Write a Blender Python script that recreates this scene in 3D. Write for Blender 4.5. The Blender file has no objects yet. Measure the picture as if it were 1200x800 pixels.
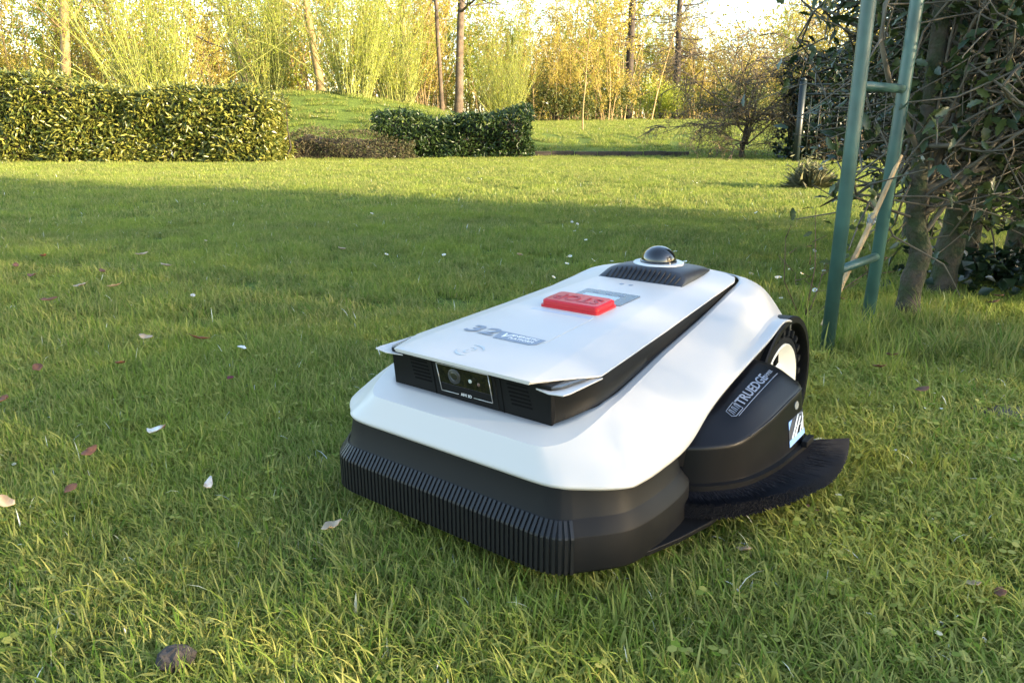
import bpy, bmesh, math, random, os
import numpy as np
from mathutils import Vector, Matrix, noise as mnoise
R = math.radians
random.seed(7)
rng = np.random.default_rng(7)
scene = bpy.context.scene
col = scene.collection

# ------------------------------------------------------------------ camera, sky, sun, exposure
PITCH = 16.06
CAM_H = 0.505
cam_d = bpy.data.cameras.new('camera'); cam = bpy.data.objects.new('camera', cam_d); col.objects.link(cam)
cam.location = (0, 0, CAM_H); cam.rotation_euler = (R(90 - PITCH), 0, 0)
cam_d.sensor_width = 36; cam_d.lens = 885.19 / 1200 * 36
cam_d.clip_start = 0.02; cam_d.clip_end = 3000
scene.camera = cam
SUN_AZ = math.atan2(0.905, -0.425)      # clockwise from +Y
SUN_EL = R(14)
world = bpy.data.worlds.new('World'); scene.world = world; world.use_nodes = True
wn = world.node_tree.nodes; wl = world.node_tree.links
sky = wn.new('ShaderNodeTexSky'); sky.sky_type = 'NISHITA'; sky.sun_disc = False
sky.sun_elevation = SUN_EL; sky.sun_rotation = SUN_AZ; sky.dust_density = 1.0; sky.air_density = 1.0
bg = wn['Background']; bg.inputs['Strength'].default_value = 0.15
wl.new(sky.outputs[0], bg.inputs['Color'])
sun_d = bpy.data.lights.new('sun', 'SUN'); sun_d.energy = 4.0; sun_d.angle = R(0.6); sun_d.color = (1.0, 0.80, 0.52)
sun = bpy.data.objects.new('sun', sun_d); col.objects.link(sun)
sdir = Vector((math.sin(SUN_AZ) * math.cos(SUN_EL), math.cos(SUN_AZ) * math.cos(SUN_EL), math.sin(SUN_EL)))
sun.rotation_euler = (-sdir).to_track_quat('-Z', 'Y').to_euler(); sun.location = (6, -4, 8)
vs = scene.view_settings; vs.view_transform = 'Standard'; vs.look = 'None'; vs.gamma = 1; vs.use_curve_mapping = False
vs.exposure = 2.52
scene.cycles.use_denoising = True
scene.cycles.max_bounces = 8; scene.cycles.transparent_max_bounces = 8
scene.cycles.sample_clamp_indirect = 6

# ------------------------------------------------------------------ helpers
def nodes_of(m):
    m.use_nodes = True
    return m.node_tree.nodes, m.node_tree.links, m.node_tree.nodes['Principled BSDF']

def rgb(h):
    """sRGB hex -> linear"""
    v = [int(h[i:i + 2], 16) / 255 for i in (0, 2, 4)]
    return tuple((c / 12.92 if c <= .04045 else ((c + .055) / 1.055) ** 2.4) for c in v)

def M(name, c, rough=.5, spec=.5, metal=0, var=None, bump=None, coat=0, c2=None, coords='Object'):
    m = bpy.data.materials.new(name); n, l, p = nodes_of(m)
    p.inputs['Base Color'].default_value = (*c, 1); p.inputs['Roughness'].default_value = rough
    p.inputs['Specular IOR Level'].default_value = spec; p.inputs['Metallic'].default_value = metal
    p.inputs['Coat Weight'].default_value = coat
    tc = n.new('ShaderNodeTexCoord')
    if var:
        t = n.new('ShaderNodeTexNoise'); t.inputs['Scale'].default_value = var[0]; t.inputs['Detail'].default_value = 6
        l.new(tc.outputs[coords], t.inputs['Vector'])
        mx = n.new('ShaderNodeMix'); mx.data_type = 'RGBA'
        b = c2 or tuple(x * (1 - var[1]) for x in c)
        mx.inputs['A'].default_value = (*c, 1); mx.inputs['B'].default_value = (*b, 1)
        cr = n.new('ShaderNodeMapRange'); cr.inputs['From Min'].default_value = .38; cr.inputs['From Max'].default_value = .64
        l.new(t.outputs['Fac'], cr.inputs['Value']); l.new(cr.outputs[0], mx.inputs['Factor'])
        l.new(mx.outputs['Result'], p.inputs['Base Color'])
    if bump:
        t = n.new('ShaderNodeTexNoise'); t.inputs['Scale'].default_value = bump[0]; t.inputs['Detail'].default_value = 4
        l.new(tc.outputs[coords], t.inputs['Vector'])
        b = n.new('ShaderNodeBump'); b.inputs['Strength'].default_value = bump[1]; b.inputs['Distance'].default_value = bump[2] if len(bump) > 2 else .002
        l.new(t.outputs['Fac'], b.inputs['Height']); l.new(b.outputs[0], p.inputs['Normal'])
    return m

def LEAF(name, cols, rough=.45, trans=.35, spec=.4, obj_random=True, patch=None):
    """leaf material: one colour per leaf (island), a little translucent; patch=(scale, colour, amount) mixes a broad world-space tint"""
    m = bpy.data.materials.new(name); n, l, p = nodes_of(m)
    g = n.new('ShaderNodeNewGeometry'); oi = n.new('ShaderNodeObjectInfo')
    add = n.new('ShaderNodeMath'); add.operation = 'ADD'; l.new(g.outputs['Random Per Island'], add.inputs[0])
    if obj_random: l.new(oi.outputs['Random'], add.inputs[1])
    else: add.inputs[1].default_value = 0
    fr = n.new('ShaderNodeMath'); fr.operation = 'FRACT'; l.new(add.outputs[0], fr.inputs[0])
    cr = n.new('ShaderNodeValToRGB'); e = cr.color_ramp.elements
    for i, c in enumerate(cols):
        pos = i / (len(cols) - 1)
        el = e[0] if i == 0 else (e[1] if i == len(cols) - 1 else e.new(pos))
        el.position = pos; el.color = (*c, 1)
    l.new(fr.outputs[0], cr.inputs[0]); out = cr.outputs[0]
    if patch:
        t = n.new('ShaderNodeTexNoise'); t.inputs['Scale'].default_value = patch[0]; t.inputs['Detail'].default_value = 5; t.inputs['Roughness'].default_value = .62
        l.new(g.outputs['Position'], t.inputs['Vector'])
        mr = n.new('ShaderNodeMapRange'); mr.inputs['From Min'].default_value = .42; mr.inputs['From Max'].default_value = .66
        mr.inputs['To Max'].default_value = patch[2]
        l.new(t.outputs['Fac'], mr.inputs['Value'])
        mx = n.new('ShaderNodeMix'); mx.data_type = 'RGBA'; l.new(mr.outputs[0], mx.inputs['Factor'])
        l.new(out, mx.inputs['A']); mx.inputs['B'].default_value = (*patch[1], 1); out = mx.outputs['Result']
    l.new(out, p.inputs['Base Color']); p.inputs['Roughness'].default_value = rough; p.inputs['Specular IOR Level'].default_value = spec
    tr = n.new('ShaderNodeBsdfTranslucent'); l.new(out, tr.inputs['Color'])
    ms = n.new('ShaderNodeMixShader'); ms.inputs[0].default_value = trans
    l.new(p.outputs[0], ms.inputs[1]); l.new(tr.outputs[0], ms.inputs[2]); l.new(ms.outputs[0], n['Material Output'].inputs['Surface'])
    return m

def tag(o, label=None, cat=None, group=None, kind=None):
    if label: o['label'] = label
    if cat: o['category'] = cat
    if group: o['group'] = group
    if kind: o['kind'] = kind
    return o

def empty(name, loc=(0, 0, 0), rz=0):
    o = bpy.data.objects.new(name, None); col.objects.link(o); o.location = loc; o.rotation_euler = (0, 0, rz)
    o.empty_display_size = .05
    return o

def obj(name, me, parent=None):
    o = bpy.data.objects.new(name, me); col.objects.link(o)
    if parent: o.parent = parent
    return o

class MB:
    """collects polygons, builds one mesh object"""
    def __init__(s): s.v = []; s.f = []; s.m = []
    def add(s, vs_, fs_, mi=0):
        b = len(s.v); s.v += [tuple(x) for x in vs_]
        for f in fs_: s.f.append(tuple(i + b for i in f)); s.m.append(mi)
    def tube(s, pts, rad, sides=6, mi=0, cap=True):
        n = len(pts); P = [Vector(p) for p in pts]
        if not hasattr(rad, '__len__'): rad = [rad] * n
        b = len(s.v); up = Vector((.13, .31, .94)).normalized()
        for i, p in enumerate(P):
            t = (P[min(i + 1, n - 1)] - P[max(i - 1, 0)]).normalized()
            a = t.cross(up)
            if a.length < 1e-3: a = t.cross(Vector((1, 0, 0)))
            a.normalize(); c = t.cross(a)
            for k in range(sides):
                th = 2 * math.pi * k / sides
                s.v.append(tuple(p + (a * math.cos(th) + c * math.sin(th)) * rad[i]))
        for i in range(n - 1):
            for k in range(sides):
                k2 = (k + 1) % sides
                s.f.append((b + i * sides + k, b + i * sides + k2, b + (i + 1) * sides + k2, b + (i + 1) * sides + k)); s.m.append(mi)
        if cap:
            s.f.append(tuple(b + k for k in range(sides))[::-1]); s.m.append(mi)
            s.f.append(tuple(b + (n - 1) * sides + k for k in range(sides))); s.m.append(mi)
    def box(s, c, d, rot=None, mi=0):
        vs_ = []
        for x in (-1, 1):
            for y in (-1, 1):
                for z in (-1, 1):
                    q = Vector((x * d[0] / 2, y * d[1] / 2, z * d[2] / 2))
                    if rot: q = rot @ q
                    vs_.append(q + Vector(c))
        s.add(vs_, [(0, 1, 3, 2), (4, 6, 7, 5), (0, 4, 5, 1), (2, 3, 7, 6), (0, 2, 6, 4), (1, 5, 7, 3)], mi)
    def loft(s, loops, closed=True, cap0=False, cap1=False, mi=0):
        n = len(loops[0]); b = len(s.v)
        for L in loops: s.v += [tuple(x) for x in L]
        for i in range(len(loops) - 1):
            for k in range(n if closed else n - 1):
                k2 = (k + 1) % n
                s.f.append((b + i * n + k, b + i * n + k2, b + (i + 1) * n + k2, b + (i + 1) * n + k)); s.m.append(mi)
        if cap0: s.f.append(tuple(b + k for k in range(n))[::-1]); s.m.append(mi)
        if cap1: s.f.append(tuple(b + (len(loops) - 1) * n + k for k in range(n))); s.m.append(mi)
    def mesh(s, name, mats, smooth=True, recalc=True, merge=0):
        me = bpy.data.meshes.new(name); me.from_pydata(s.v, [], s.f)
        if not isinstance(mats, (list, tuple)): mats = [mats]
        for m in mats: me.materials.append(m)
        if len(mats) > 1: me.polygons.foreach_set('material_index', s.m)
        if recalc or merge:
            bm = bmesh.new(); bm.from_mesh(me)
            if merge: bmesh.ops.remove_doubles(bm, verts=bm.verts, dist=merge)
            if recalc: bmesh.ops.recalc_face_normals(bm, faces=bm.faces)
            bm.to_mesh(me); bm.free()
        if smooth:
            me.polygons.foreach_set('use_smooth', [True] * len(me.polygons))
            if smooth is not True: me.set_sharp_from_angle(angle=R(smooth))
        me.update()
        return me
    def build(s, name, mats, parent=None, smooth=True, recalc=True, bevel=0, merge=0):
        o = obj(name, s.mesh(name, mats, smooth, recalc, merge), parent)
        if bevel: bev(o, bevel)
        return o

def bev(o, w, seg=2):
    b = o.modifiers.new('bevel', 'BEVEL'); b.width = w; b.segments = seg; b.limit_method = 'ANGLE'; b.angle_limit = R(32)
    b.harden_normals = False

def cr_(P, n, closed=False):
    """Catmull-Rom through points, n steps per span"""
    P = [np.array(p, float) for p in P]; m = len(P); out = []
    for i in range(m if closed else m - 1):
        if closed: a, b, c, d = P[(i - 1) % m], P[i], P[(i + 1) % m], P[(i + 2) % m]
        else: a, b, c, d = P[max(i - 1, 0)], P[i], P[i + 1], P[min(i + 2, m - 1)]
        for k in range(n):
            t = k / n
            out.append(.5 * ((2 * b) + (c - a) * t + (2 * a - 5 * b + 4 * c - d) * t * t + (3 * b - a - 3 * c + d) * t ** 3))
    if not closed: out.append(P[-1])
    return out

def sm(t): t = max(0., min(1., t)); return t * t * (3 - 2 * t)

# pixel of the photograph (1200x800) -> point on the ground or at a given depth
_p = R(PITCH)
def pix(px, py, Y=None, z=0.0):
    a = (px - 600) / 885.19; b = -(py - 400) / 885.19
    D = (a, math.cos(_p) + b * math.sin(_p), -math.sin(_p) + b * math.cos(_p))
    t = Y / D[1] if Y is not None else (z - CAM_H) / D[2]
    return Vector((D[0] * t, D[1] * t, CAM_H + D[2] * t))

# ------------------------------------------------------------------ terrain
def hgt(x, y):
    left = 1.12 * sm((y - 12.0) / 4.2) * (1 - .75 * sm((x + 4.2) / 5.5))
    right = .34 * sm((y - 13.5) / 17) * sm((x + 1.5) / 3)
    und = .012 * mnoise.noise((x * .9, y * .9, 3.1)) + .006 * mnoise.noise((x * 2.7, y * 2.7, 8.1))
    return left + right + und * min(1, y / 3 + .3)

def build_ground():
    xs = np.concatenate([-np.geomspace(400, 9, 22), np.arange(-8.5, 8.6, .25), np.geomspace(9, 400, 22)])
    ys = np.concatenate([-np.geomspace(200, 3, 14), np.arange(-2.5, 32, .25), np.geomspace(33, 900, 24)])
    v = [(x, y, hgt(x, y)) for y in ys for x in xs]; nx = len(xs)
    f = [(j * nx + i, j * nx + i + 1, (j + 1) * nx + i + 1, (j + 1) * nx + i) for j in range(len(ys) - 1) for i in range(nx - 1)]
    me = bpy.data.meshes.new('lawn_ground'); me.from_pydata(v, [], f)
    m = bpy.data.materials.new('soil_turf'); n, l, p = nodes_of(m)
    g = n.new('ShaderNodeNewGeometry')
    t1 = n.new('ShaderNodeTexNoise'); t1.inputs['Scale'].default_value = 55; t1.inputs['Detail'].default_value = 8
    t2 = n.new('ShaderNodeTexNoise'); t2.inputs['Scale'].default_value = 1.3; t2.inputs['Detail'].default_value = 6
    for t in (t1, t2): l.new(g.outputs['Position'], t.inputs['Vector'])
    c = n.new('ShaderNodeValToRGB'); c.color_ramp.elements[0].color = (.045, .058, .016, 1); c.color_ramp.elements[1].color = (.14, .20, .035, 1)
    c.color_ramp.elements[0].position = .34; c.color_ramp.elements[1].position = .66
    l.new(t1.outputs['Fac'], c.inputs[0])
    mx = n.new('ShaderNodeMix'); mx.data_type = 'RGBA'; mx.blend_type = 'MULTIPLY'; mx.inputs['Factor'].default_value = .5
    l.new(c.outputs[0], mx.inputs['A']); l.new(t2.outputs['Color'], mx.inputs['B'])
    l.new(c.outputs[0], p.inputs['Base Color']); p.inputs['Roughness'].default_value = .95; p.inputs['Specular IOR Level'].default_value = .1
    b = n.new('ShaderNodeBump'); b.inputs['Distance'].default_value = .02; b.inputs['Strength'].default_value = .8
    l.new(t1.outputs['Fac'], b.inputs['Height']); l.new(b.outputs[0], p.inputs['Normal'])
    me.materials.append(m); me.polygons.foreach_set('use_smooth', [True] * len(f)); me.update()
    o = obj('ground', me); tag(o, 'green lawn ground rising to a grassy bank behind the hedges', kind='structure')
build_ground()

# ------------------------------------------------------------------ the mower
YAW = .6566
MO = Vector((-.0844, .8079, .02))
def V(x, r, z): return (x, -r, z)          # x back, r towards the trimmer side, z up
white = M('white_plastic', (.465, .444, .42), rough=.40, spec=.45, bump=(900, .05, .0004))
whiteflat = M('white_plastic_inner', (.74, .74, .73), rough=.4)
black = M('black_plastic', (.0055, .0055, .006), rough=.5, spec=.16, bump=(1400, .25, .0003))
blacksat = M('black_satin', (.0045, .0045, .006), rough=.34, spec=.2, bump=(1600, .12, .0003))
blackmat = M('black_rubber', (.009, .009, .010), rough=.45, spec=.34, bump=(700, .3, .0006))
tyrem = M('tyre_rubber', (.010, .010, .010), rough=.85, spec=.2, bump=(500, .4, .0008))
charcoal = M('charcoal_plastic', (.02, .021, .026), rough=.42, bump=(1400, .2, .0003))
gloss = M('gloss_black', (.004, .004, .005), rough=.05, spec=.6, coat=.5)
greyprint = M('grey_print', (.17, .205, .26), rough=.45)
paleprint = M('pale_print', (.36, .42, .47), rough=.45)
silver = M('silver_line', (.45, .44, .42), rough=.3, metal=.6)
red = M('red_plastic', (.43, .012, .02), rough=.4, spec=.4)
displaydark = M('display_bezel', (.06, .075, .095), rough=.25)
displaylcd = M('display_lcd', (.22, .29, .36), rough=.2)
stickerblue = M('sticker_blue', (.22, .38, .72), rough=.4)
stickerwhite = M('sticker_white', (.72, .75, .78), rough=.4)
hubwhite = M('hub_white', (.74, .70, .60), rough=.45, bump=(500, .1, .0005))

mower = empty('robotic_lawn_mower', MO, math.pi / 2 - YAW)
tag(mower, 'white and black robotic lawn mower with red stop button and domed sensor on the grass', 'lawn mower')

def text_mesh(name, body, size, mat, parent, loc, xdir, ydir, extrude=.0001, shear=0, bold=0, align='CENTER', space=1.0, xs=1.0):
    cu = bpy.data.curves.new(name, 'FONT'); cu.body = body; cu.size = size; cu.extrude = extrude; cu.shear = shear; cu.offset = bold
    cu.align_x = align; cu.align_y = 'CENTER'; cu.space_character = space; cu.resolution_u = 3
    t = bpy.data.objects.new(name, cu); col.objects.link(t)
    dg = bpy.context.evaluated_depsgraph_get(); me = bpy.data.meshes.new_from_object(t.evaluated_get(dg))
    bpy.data.objects.remove(t); bpy.data.curves.remove(cu)
    me.name = name; me.materials.clear(); me.materials.append(mat)
    o = obj(name, me, parent)
    X = Vector(xdir).normalized(); Z = X.cross(Vector(ydir)).normalized(); Y = Z.cross(X)
    m = Matrix((X * xs, Y, Z)).transposed().to_4x4(); m.translation = Vector(loc)
    o.matrix_basis = m
    return o

def drape(o, target, lift=.0006):
    # lay a flat print on the curved surface of its part
    from mathutils.bvhtree import BVHTree
    bm = bmesh.new(); bm.from_mesh(target.data); tree = BVHTree.FromBMesh(bm); bm.free()
    mw = o.matrix_basis.copy(); inv = mw.inverted(); n = (mw.to_3x3() @ Vector((0, 0, 1))).normalized()
    for v in o.data.vertices:
        p = mw @ v.co; h = tree.ray_cast(p + n * .05, -n, .12)
        if h[0] is not None: v.co = inv @ (h[0] + n * (lift + max(0, v.co.z) * .3))
    o.data.update()

def half_path(P):
    """mirror a right half path (front centre -> rear) into the full left..right path"""
    L = [(p[0], -p[1], p[2]) for p in P[::-1] if abs(p[1]) > 1e-6]
    return L + list(P)

# --- shell
def face(p0, p1, p4, p5):
    # straight lower face between the lip and the crease
    m = [tuple(p1[i] + (p4[i] - p1[i]) * f for i in range(3)) for f in (.34, .70)]
    return [p0, p1, m[0], m[1], p4, p5]
ST = [
 face((.005, 0, .118), (.0035, 0, .1225), (.0185, 0, .1535), (.052, 0, .166)),
 face((.005, .08, .118), (.0035, .08, .1225), (.0185, .077, .1535), (.052, .075, .166)),
 face((.0055, .138, .118), (.004, .1385, .1225), (.0190, .122, .1535), (.0525, .108, .166)),
 face((.0115, .163, .1175), (.010, .164, .1225), (.0260, .138, .1545), (.0560, .122, .167)),
 face((.0253, .1806, .116), (.024, .182, .1215), (.0430, .152, .1590), (.0730, .134, .172)),
 face((.0407, .1996, .1155), (.0395, .201, .1215), (.0660, .159, .1665), (.0880, .1425, .1765)),
 face((.058, .2153, .1155), (.057, .2168, .1215), (.0890, .1620, .1740), (.1034, .1484, .1790)),
 [(.0738, .2208, .1155), (.0735, .2223, .1220), (.083, .209, .139), (.095, .188, .159), (.110, .1615, .1780), (.120, .1475, .1800)],
 [(.1184, .2240, .1160), (.118, .2255, .123), (.125, .217, .142), (.135, .200, .160), (.150, .1585, .1820), (.155, .1455, .1815)],
 [(.191, .2225, .1190), (.191, .2235, .1265), (.196, .214, .150), (.205, .196, .1685), (.214, .1530, .1908), (.2185, .1408, .1895)],
 [(.250, .2215, .1440), (.250, .2220, .150), (.254, .212, .164), (.262, .1905, .178), (.270, .148, .1988), (.274, .1370, .1970)],
 [(.302, .2205, .1580), (.302, .2210, .1635), (.306, .209, .174), (.318, .1865, .187), (.328, .143, .2048), (.332, .1332, .2035)],
 [(.385, .2190, .1730), (.385, .2190, .1780), (.389, .203, .184), (.398, .179, .2015), (.405, .137, .2138), (.408, .1283, .2125)],
 [(.465, .2165, .1850), (.465, .2160, .1895), (.468, .196, .191), (.475, .170, .216), (.483, .131, .2248), (.486, .1232, .2235)],
 [(.520, .2155, .1985), (.520, .2148, .2020), (.520, .193, .201), (.523, .163, .2240), (.530, .128, .2322), (.533, .1200, .2310)],
 [(.555, .2160, .1940), (.556, .2155, .1975), (.562, .190, .201), (.572, .158, .231), (.585, .124, .2395), (.588, .1160, .2390)],
 [(.600, .2020, .1750), (.602, .2015, .1790), (.606, .182, .192), (.612, .149, .228), (.618, .117, .2405), (.612, .1040, .2435)],
 [(.668, .180, .1250), (.668, .1795, .1300), (.666, .165, .172), (.652, .136, .216), (.640, .105, .2355), (.625, .0860, .2435)],
 [(.688, .110, .1100), (.688, .1100, .1150), (.686, .100, .165), (.672, .087, .208), (.655, .070, .2350), (.634, .0550, .2445)],
 [(.690, 0, .1100), (.690, 0, .1150), (.688, 0, .165), (.674, 0, .208), (.657, 0, .2350), (.636, 0, .2445)],
]
# the far flank sits a little lower over its wheel
LEFT = [[(p[0], -p[1], p[2] - (.012 if 13 <= i <= 16 and j < 3 else 0)) for j, p in enumerate(s)] for i, s in enumerate(ST)]
FULL = LEFT[::-1][:-1] + ST
cols_ = []
for j in range(6): cols_.append(cr_([s[j] for s in FULL], 7))
rings = list(zip(*cols_))
def prof(pr):
    # smooth profile with a firm crease at p4
    a = cr_(pr[:5], 5); b = cr_(pr[4:], 3)
    return a + b[1:]
grid = [prof(r_) for r_ in rings]
mb = MB(); mb.loft([[V(*p) for p in g] for g in grid], closed=False)
sh = mb.build('shell', white, mower, smooth=15)
so = sh.modifiers.new('thick', 'SOLIDIFY'); so.thickness = .0028; so.offset = -1

# --- lid
def zc(x):
    u = x - .036; return .218 + .092 * u - .066 * u * u
def lerp_tab(T, x):
    for p, q in zip(T, T[1:]):
        if x <= q[0]: t = (x - p[0]) / (q[0] - p[0]); return tuple(p[i] + (q[i] - p[i]) * t for i in range(1, len(p)))
    return T[-1][1:]
ET = [(.0345, .1055, .0005), (.116, .1455, .0140), (.194, .1410, .0150), (.2965, .1348, .0150), (.418, .1275, .0118), (.565, .1187, .0057), (.597, .1070, .0050), (.618, .082, .0045), (.627, .052, .004), (.630, .02, .0035)]
xs_l = [.0345, .045, .06, .08, .10, .116, .13, .16, .194, .23, .2965, .36, .418, .47, .52, .565, .582, .597, .608, .618, .624, .627, .630]
rows = []
for x in xs_l:
    er, dr = lerp_tab(ET, x); crs = min(er * .985, .1035 - (x - .036) * .076)
    if x > .58: crs = er * .6
    half = [(0, 0), (crs * .5, 0), (crs, .0001), (crs + (er - crs) * .12, dr * .10 + .0002), (er - .0008, dr - .0004), (er, dr + .0008)]
    rows.append([V(x, -r, zc(x) - d) for r, d in half[::-1]] + [V(x, r, zc(x) - d) for r, d in half[1:]])
mb = MB(); mb.loft(rows, closed=False)
lid = mb.build('lid', white, mower, smooth=24)
so = lid.modifiers.new('thick', 'SOLIDIFY'); so.thickness = .0045; so.offset = -1
bev(lid, .0006, 2)
def lid_patch(x0, x1, r0a, r1a, r0b, r1b, lo, hi, n=10):
    # thin plate following the lid, r range tapering from (r0a, r1a) at x0 to (r0b, r1b) at x1
    mb = MB(); X = [x0 + (x1 - x0) * k / n for k in range(n + 1)]
    L_ = [(x, r0a + (r0b - r0a) * k / n) for k, x in enumerate(X)]; R_ = [(x, r1a + (r1b - r1a) * k / n) for k, x in enumerate(X)]
    mb.loft([[V(x, r, zc(x) + d) for x, r in P] for P, d in ((L_, lo), (L_, hi), (R_, hi), (R_, lo))], closed=False)
    for i in (0, n): mb.add([V(L_[i][0], L_[i][1], zc(X[i]) + lo), V(L_[i][0], L_[i][1], zc(X[i]) + hi), V(R_[i][0], R_[i][1], zc(X[i]) + hi), V(R_[i][0], R_[i][1], zc(X[i]) + lo)], [(0, 1, 2, 3)])
    return mb
hatch = lid_patch(.140, .2475, -.058, .0495, -.054, .049, -.001, .0004).build('hatch', white, lid, smooth=30, merge=1e-6)
lid_patch(.2478, .2575, -.0515, .0475, -.051, .047, -.0005, .0004, 2).build('hatch_grip', M('grip_grey', (.36, .40, .46), rough=.5), lid, smooth=False)

def on_lid(x, r, dz=.0016): return Vector(V(x, r, zc(x) + dz))
LX = Vector((0, -1, 0)); LY = Vector((1, 0, .078)).normalized()
# print: 32 V bar, emblem
text_mesh('voltage_numerals', '32', .034, greyprint, lid, on_lid(.139, -.0505, .0010), LX, LY, shear=.18, bold=.0008, xs=1.4, space=1.08)
mb = MB(); b_ = [(.124, -.020), (.150, -.026), (.1455, .046), (.137, .0475), (.124, .037)]
b_ = [(.124, -.0195), (.1495, -.0245), (.147, .046), (.130, .044), (.1245, .036)]
mb.loft([[V(x, r, zc(x) + .0002) for x, r in b_], [V(x, r, zc(x) + .0009) for x, r in b_]], cap0=True, cap1=True)
mb.build('print_bar', greyprint, lid, smooth=False)
text_mesh('voltage_letter', 'V', .020, whiteflat, lid, on_lid(.1365, -.011, .0010), LX, LY, shear=.3, bold=.0002, xs=1.1)
text_mesh('print_line', 'ENERGETIC', .0085, whiteflat, lid, on_lid(.1415, .019, .0010), LX, LY, xs=.9)
text_mesh('print_line', 'PLATFORM', .0085, whiteflat, lid, on_lid(.1325, .018, .0010), LX, LY, xs=.9)
def arc_strip(mb, cx, cr2, rad, a0, a1, w, z0, z1, n=14, sx=1, sr=1):
    lo, hi = [], []
    for zz, acc in ((z0, lo), (z1, hi)):
        o_ = [V(cx + sx * (rad + w / 2 * math.sin(math.pi * k / n)) * math.cos(a0 + (a1 - a0) * k / n), cr2 + sr * (rad + w / 2 * math.sin(math.pi * k / n)) * math.sin(a0 + (a1 - a0) * k / n), 0) for k in range(n + 1)]
        i_ = [V(cx + sx * (rad - w / 2 * math.sin(math.pi * k / n)) * math.cos(a0 + (a1 - a0) * k / n), cr2 + sr * (rad - w / 2 * math.sin(math.pi * k / n)) * math.sin(a0 + (a1 - a0) * k / n), 0) for k in range(n, -1, -1)]
        acc += [(p[0], p[1], zc(p[0]) + zz) for p in o_ + i_]
    mb.loft([lo, hi], cap0=True, cap1=True)
mb = MB()
arc_strip(mb, .075, -.0155, .017, R(-25), R(75), .0035, .0004, .0006)
arc_strip(mb, .075, -.0155, .017, R(155), R(255), .0035, .0004, .0006)
arc_strip(mb, .0785, -.0155, .0048, R(-60), R(150), .0026, .0004, .0006)
arc_strip(mb, .0715, -.0155, .0048, R(120), R(330), .0026, .0004, .0006)
mb.build('emblem', paleprint, lid, smooth=False)

# red stop button
mb = MB()
def rrect(x0, x1, r0, r1, rad, n=4):
    P = []
    for cx, cy, a in ((x1 - rad, r1 - rad, 0), (x0 + rad, r1 - rad, 90), (x0 + rad, r0 + rad, 180), (x1 - rad, r0 + rad, 270)):
        for k in range(n + 1):
            t = R(a + 90 * k / n); P.append((cx + rad * math.cos(t), cy + rad * math.sin(t)))
    return P
lo = rrect(.266, .320, -.049, .047, .006); hi = rrect(.270, .316, -.0445, .0425, .007); mid = rrect(.268, .318, -.047, .045, .006)
mb.loft([[V(x, r, zc(x) - .001) for x, r in lo], [V(x, r, zc(x) + .003) for x, r in lo], [V(x, r, zc(x) + .003) for x, r in mid], [V(x, r, zc(x) + .0090) for x, r in mid], [V(x, r, zc(x) + .0108) for x, r in hi]], cap0=True, cap1=True)
btn = mb.build('stop_button', red, mower, smooth=30)
dred = M('red_letter_shade', (.25, .008, .014), rough=.5)  # darker red puts the shade of the embossed letters into the colour
text_mesh('stop_lettering', 'STOP', .034, dred, btn, Vector(V(.293, -.001, zc(.293) + .0110)), -LX, -LY, extrude=.0004, bold=.0004, xs=.92)
# display
mb = MB(); d_ = rrect(.322, .383, -.041, .050, .004)
mb.loft([[V(x, r, zc(x) - .0005) for x, r in d_], [V(x, r, zc(x) + .001) for x, r in d_]], cap0=True, cap1=True)
disp = mb.build('display', displaydark, mower, smooth=False)
mb = MB(); d_ = rrect(.325, .358, -.028, .030, .002)
mb.loft([[V(x, r, zc(x) + .0008) for x, r in d_], [V(x, r, zc(x) + .0015) for x, r in d_]], cap0=True, cap1=True)
mb.build('lcd_pane', displaylcd, disp, smooth=False)
for r_ in (-.018, .004, .026):
    mb = MB(); d_ = rrect(.367, .372, r_ - .005, r_ + .005, .002)
    mb.loft([[V(x, r, zc(x) + .0008) for x, r in d_], [V(x, r, zc(x) + .0014) for x, r in d_]], cap0=True, cap1=True)
    mb.build('button_mark', greyprint, disp, smooth=False)
for r_ in (-.012, .004):
    mb = MB(); d_ = rrect(.432, .439, r_ - .0035, r_ + .0035, .003)
    mb.loft([[V(x, r, zc(x) - .0005) for x, r in d_], [V(x, r, zc(x) + .0006) for x, r in d_]], cap0=True, cap1=True)
    mb.build('indicator', greyprint, lid, smooth=False)

# --- head: black front panel with camera window and vents
mb = MB()
fp = [V(.0515, -.1225, .160), V(.0515, .1225, .160), V(.0470, .1235, .2125), V(.0470, -.1235, .2125)]
bk = [V(.085, -.1225, .160), V(.085, .1225, .160), V(.085, .1235, .2125), V(.085, -.1235, .2125)]
mb.loft([fp, bk], cap0=True, cap1=True)
head = mb.build('front_panel', black, mower, smooth=False, bevel=.0015)
def fx(z): return .0515 - (z - .160) / .0525 * .0045      # x of the front panel face at height z
def on_panel(r, z, d=.0006): return V(fx(z) - d, r, z)
def panel_poly(P, d0, d1):
    mb = MB(); mb.loft([[on_panel(r, z, d0) for r, z in P], [on_panel(r, z, d1) for r, z in P]], cap0=True, cap1=True); return mb
wq = [(-.0445, .2075), (.0365, .2085), (.0415, .1745), (-.0385, .1735)]
panel_poly([(-.052, .2115), (.044, .2115), (.050, .1665), (-.046, .1665)], -.001, .0012).build('camera_housing', black, head, smooth=False, bevel=.001)
camw = panel_poly([(-.0475, .2105), (.0405, .2108), (.0430, .1840), (-.0425, .1835)], .0008, .0020).build('camera_window', gloss, head, smooth=False, bevel=.0005)
mb = MB(); Q = wq
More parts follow.
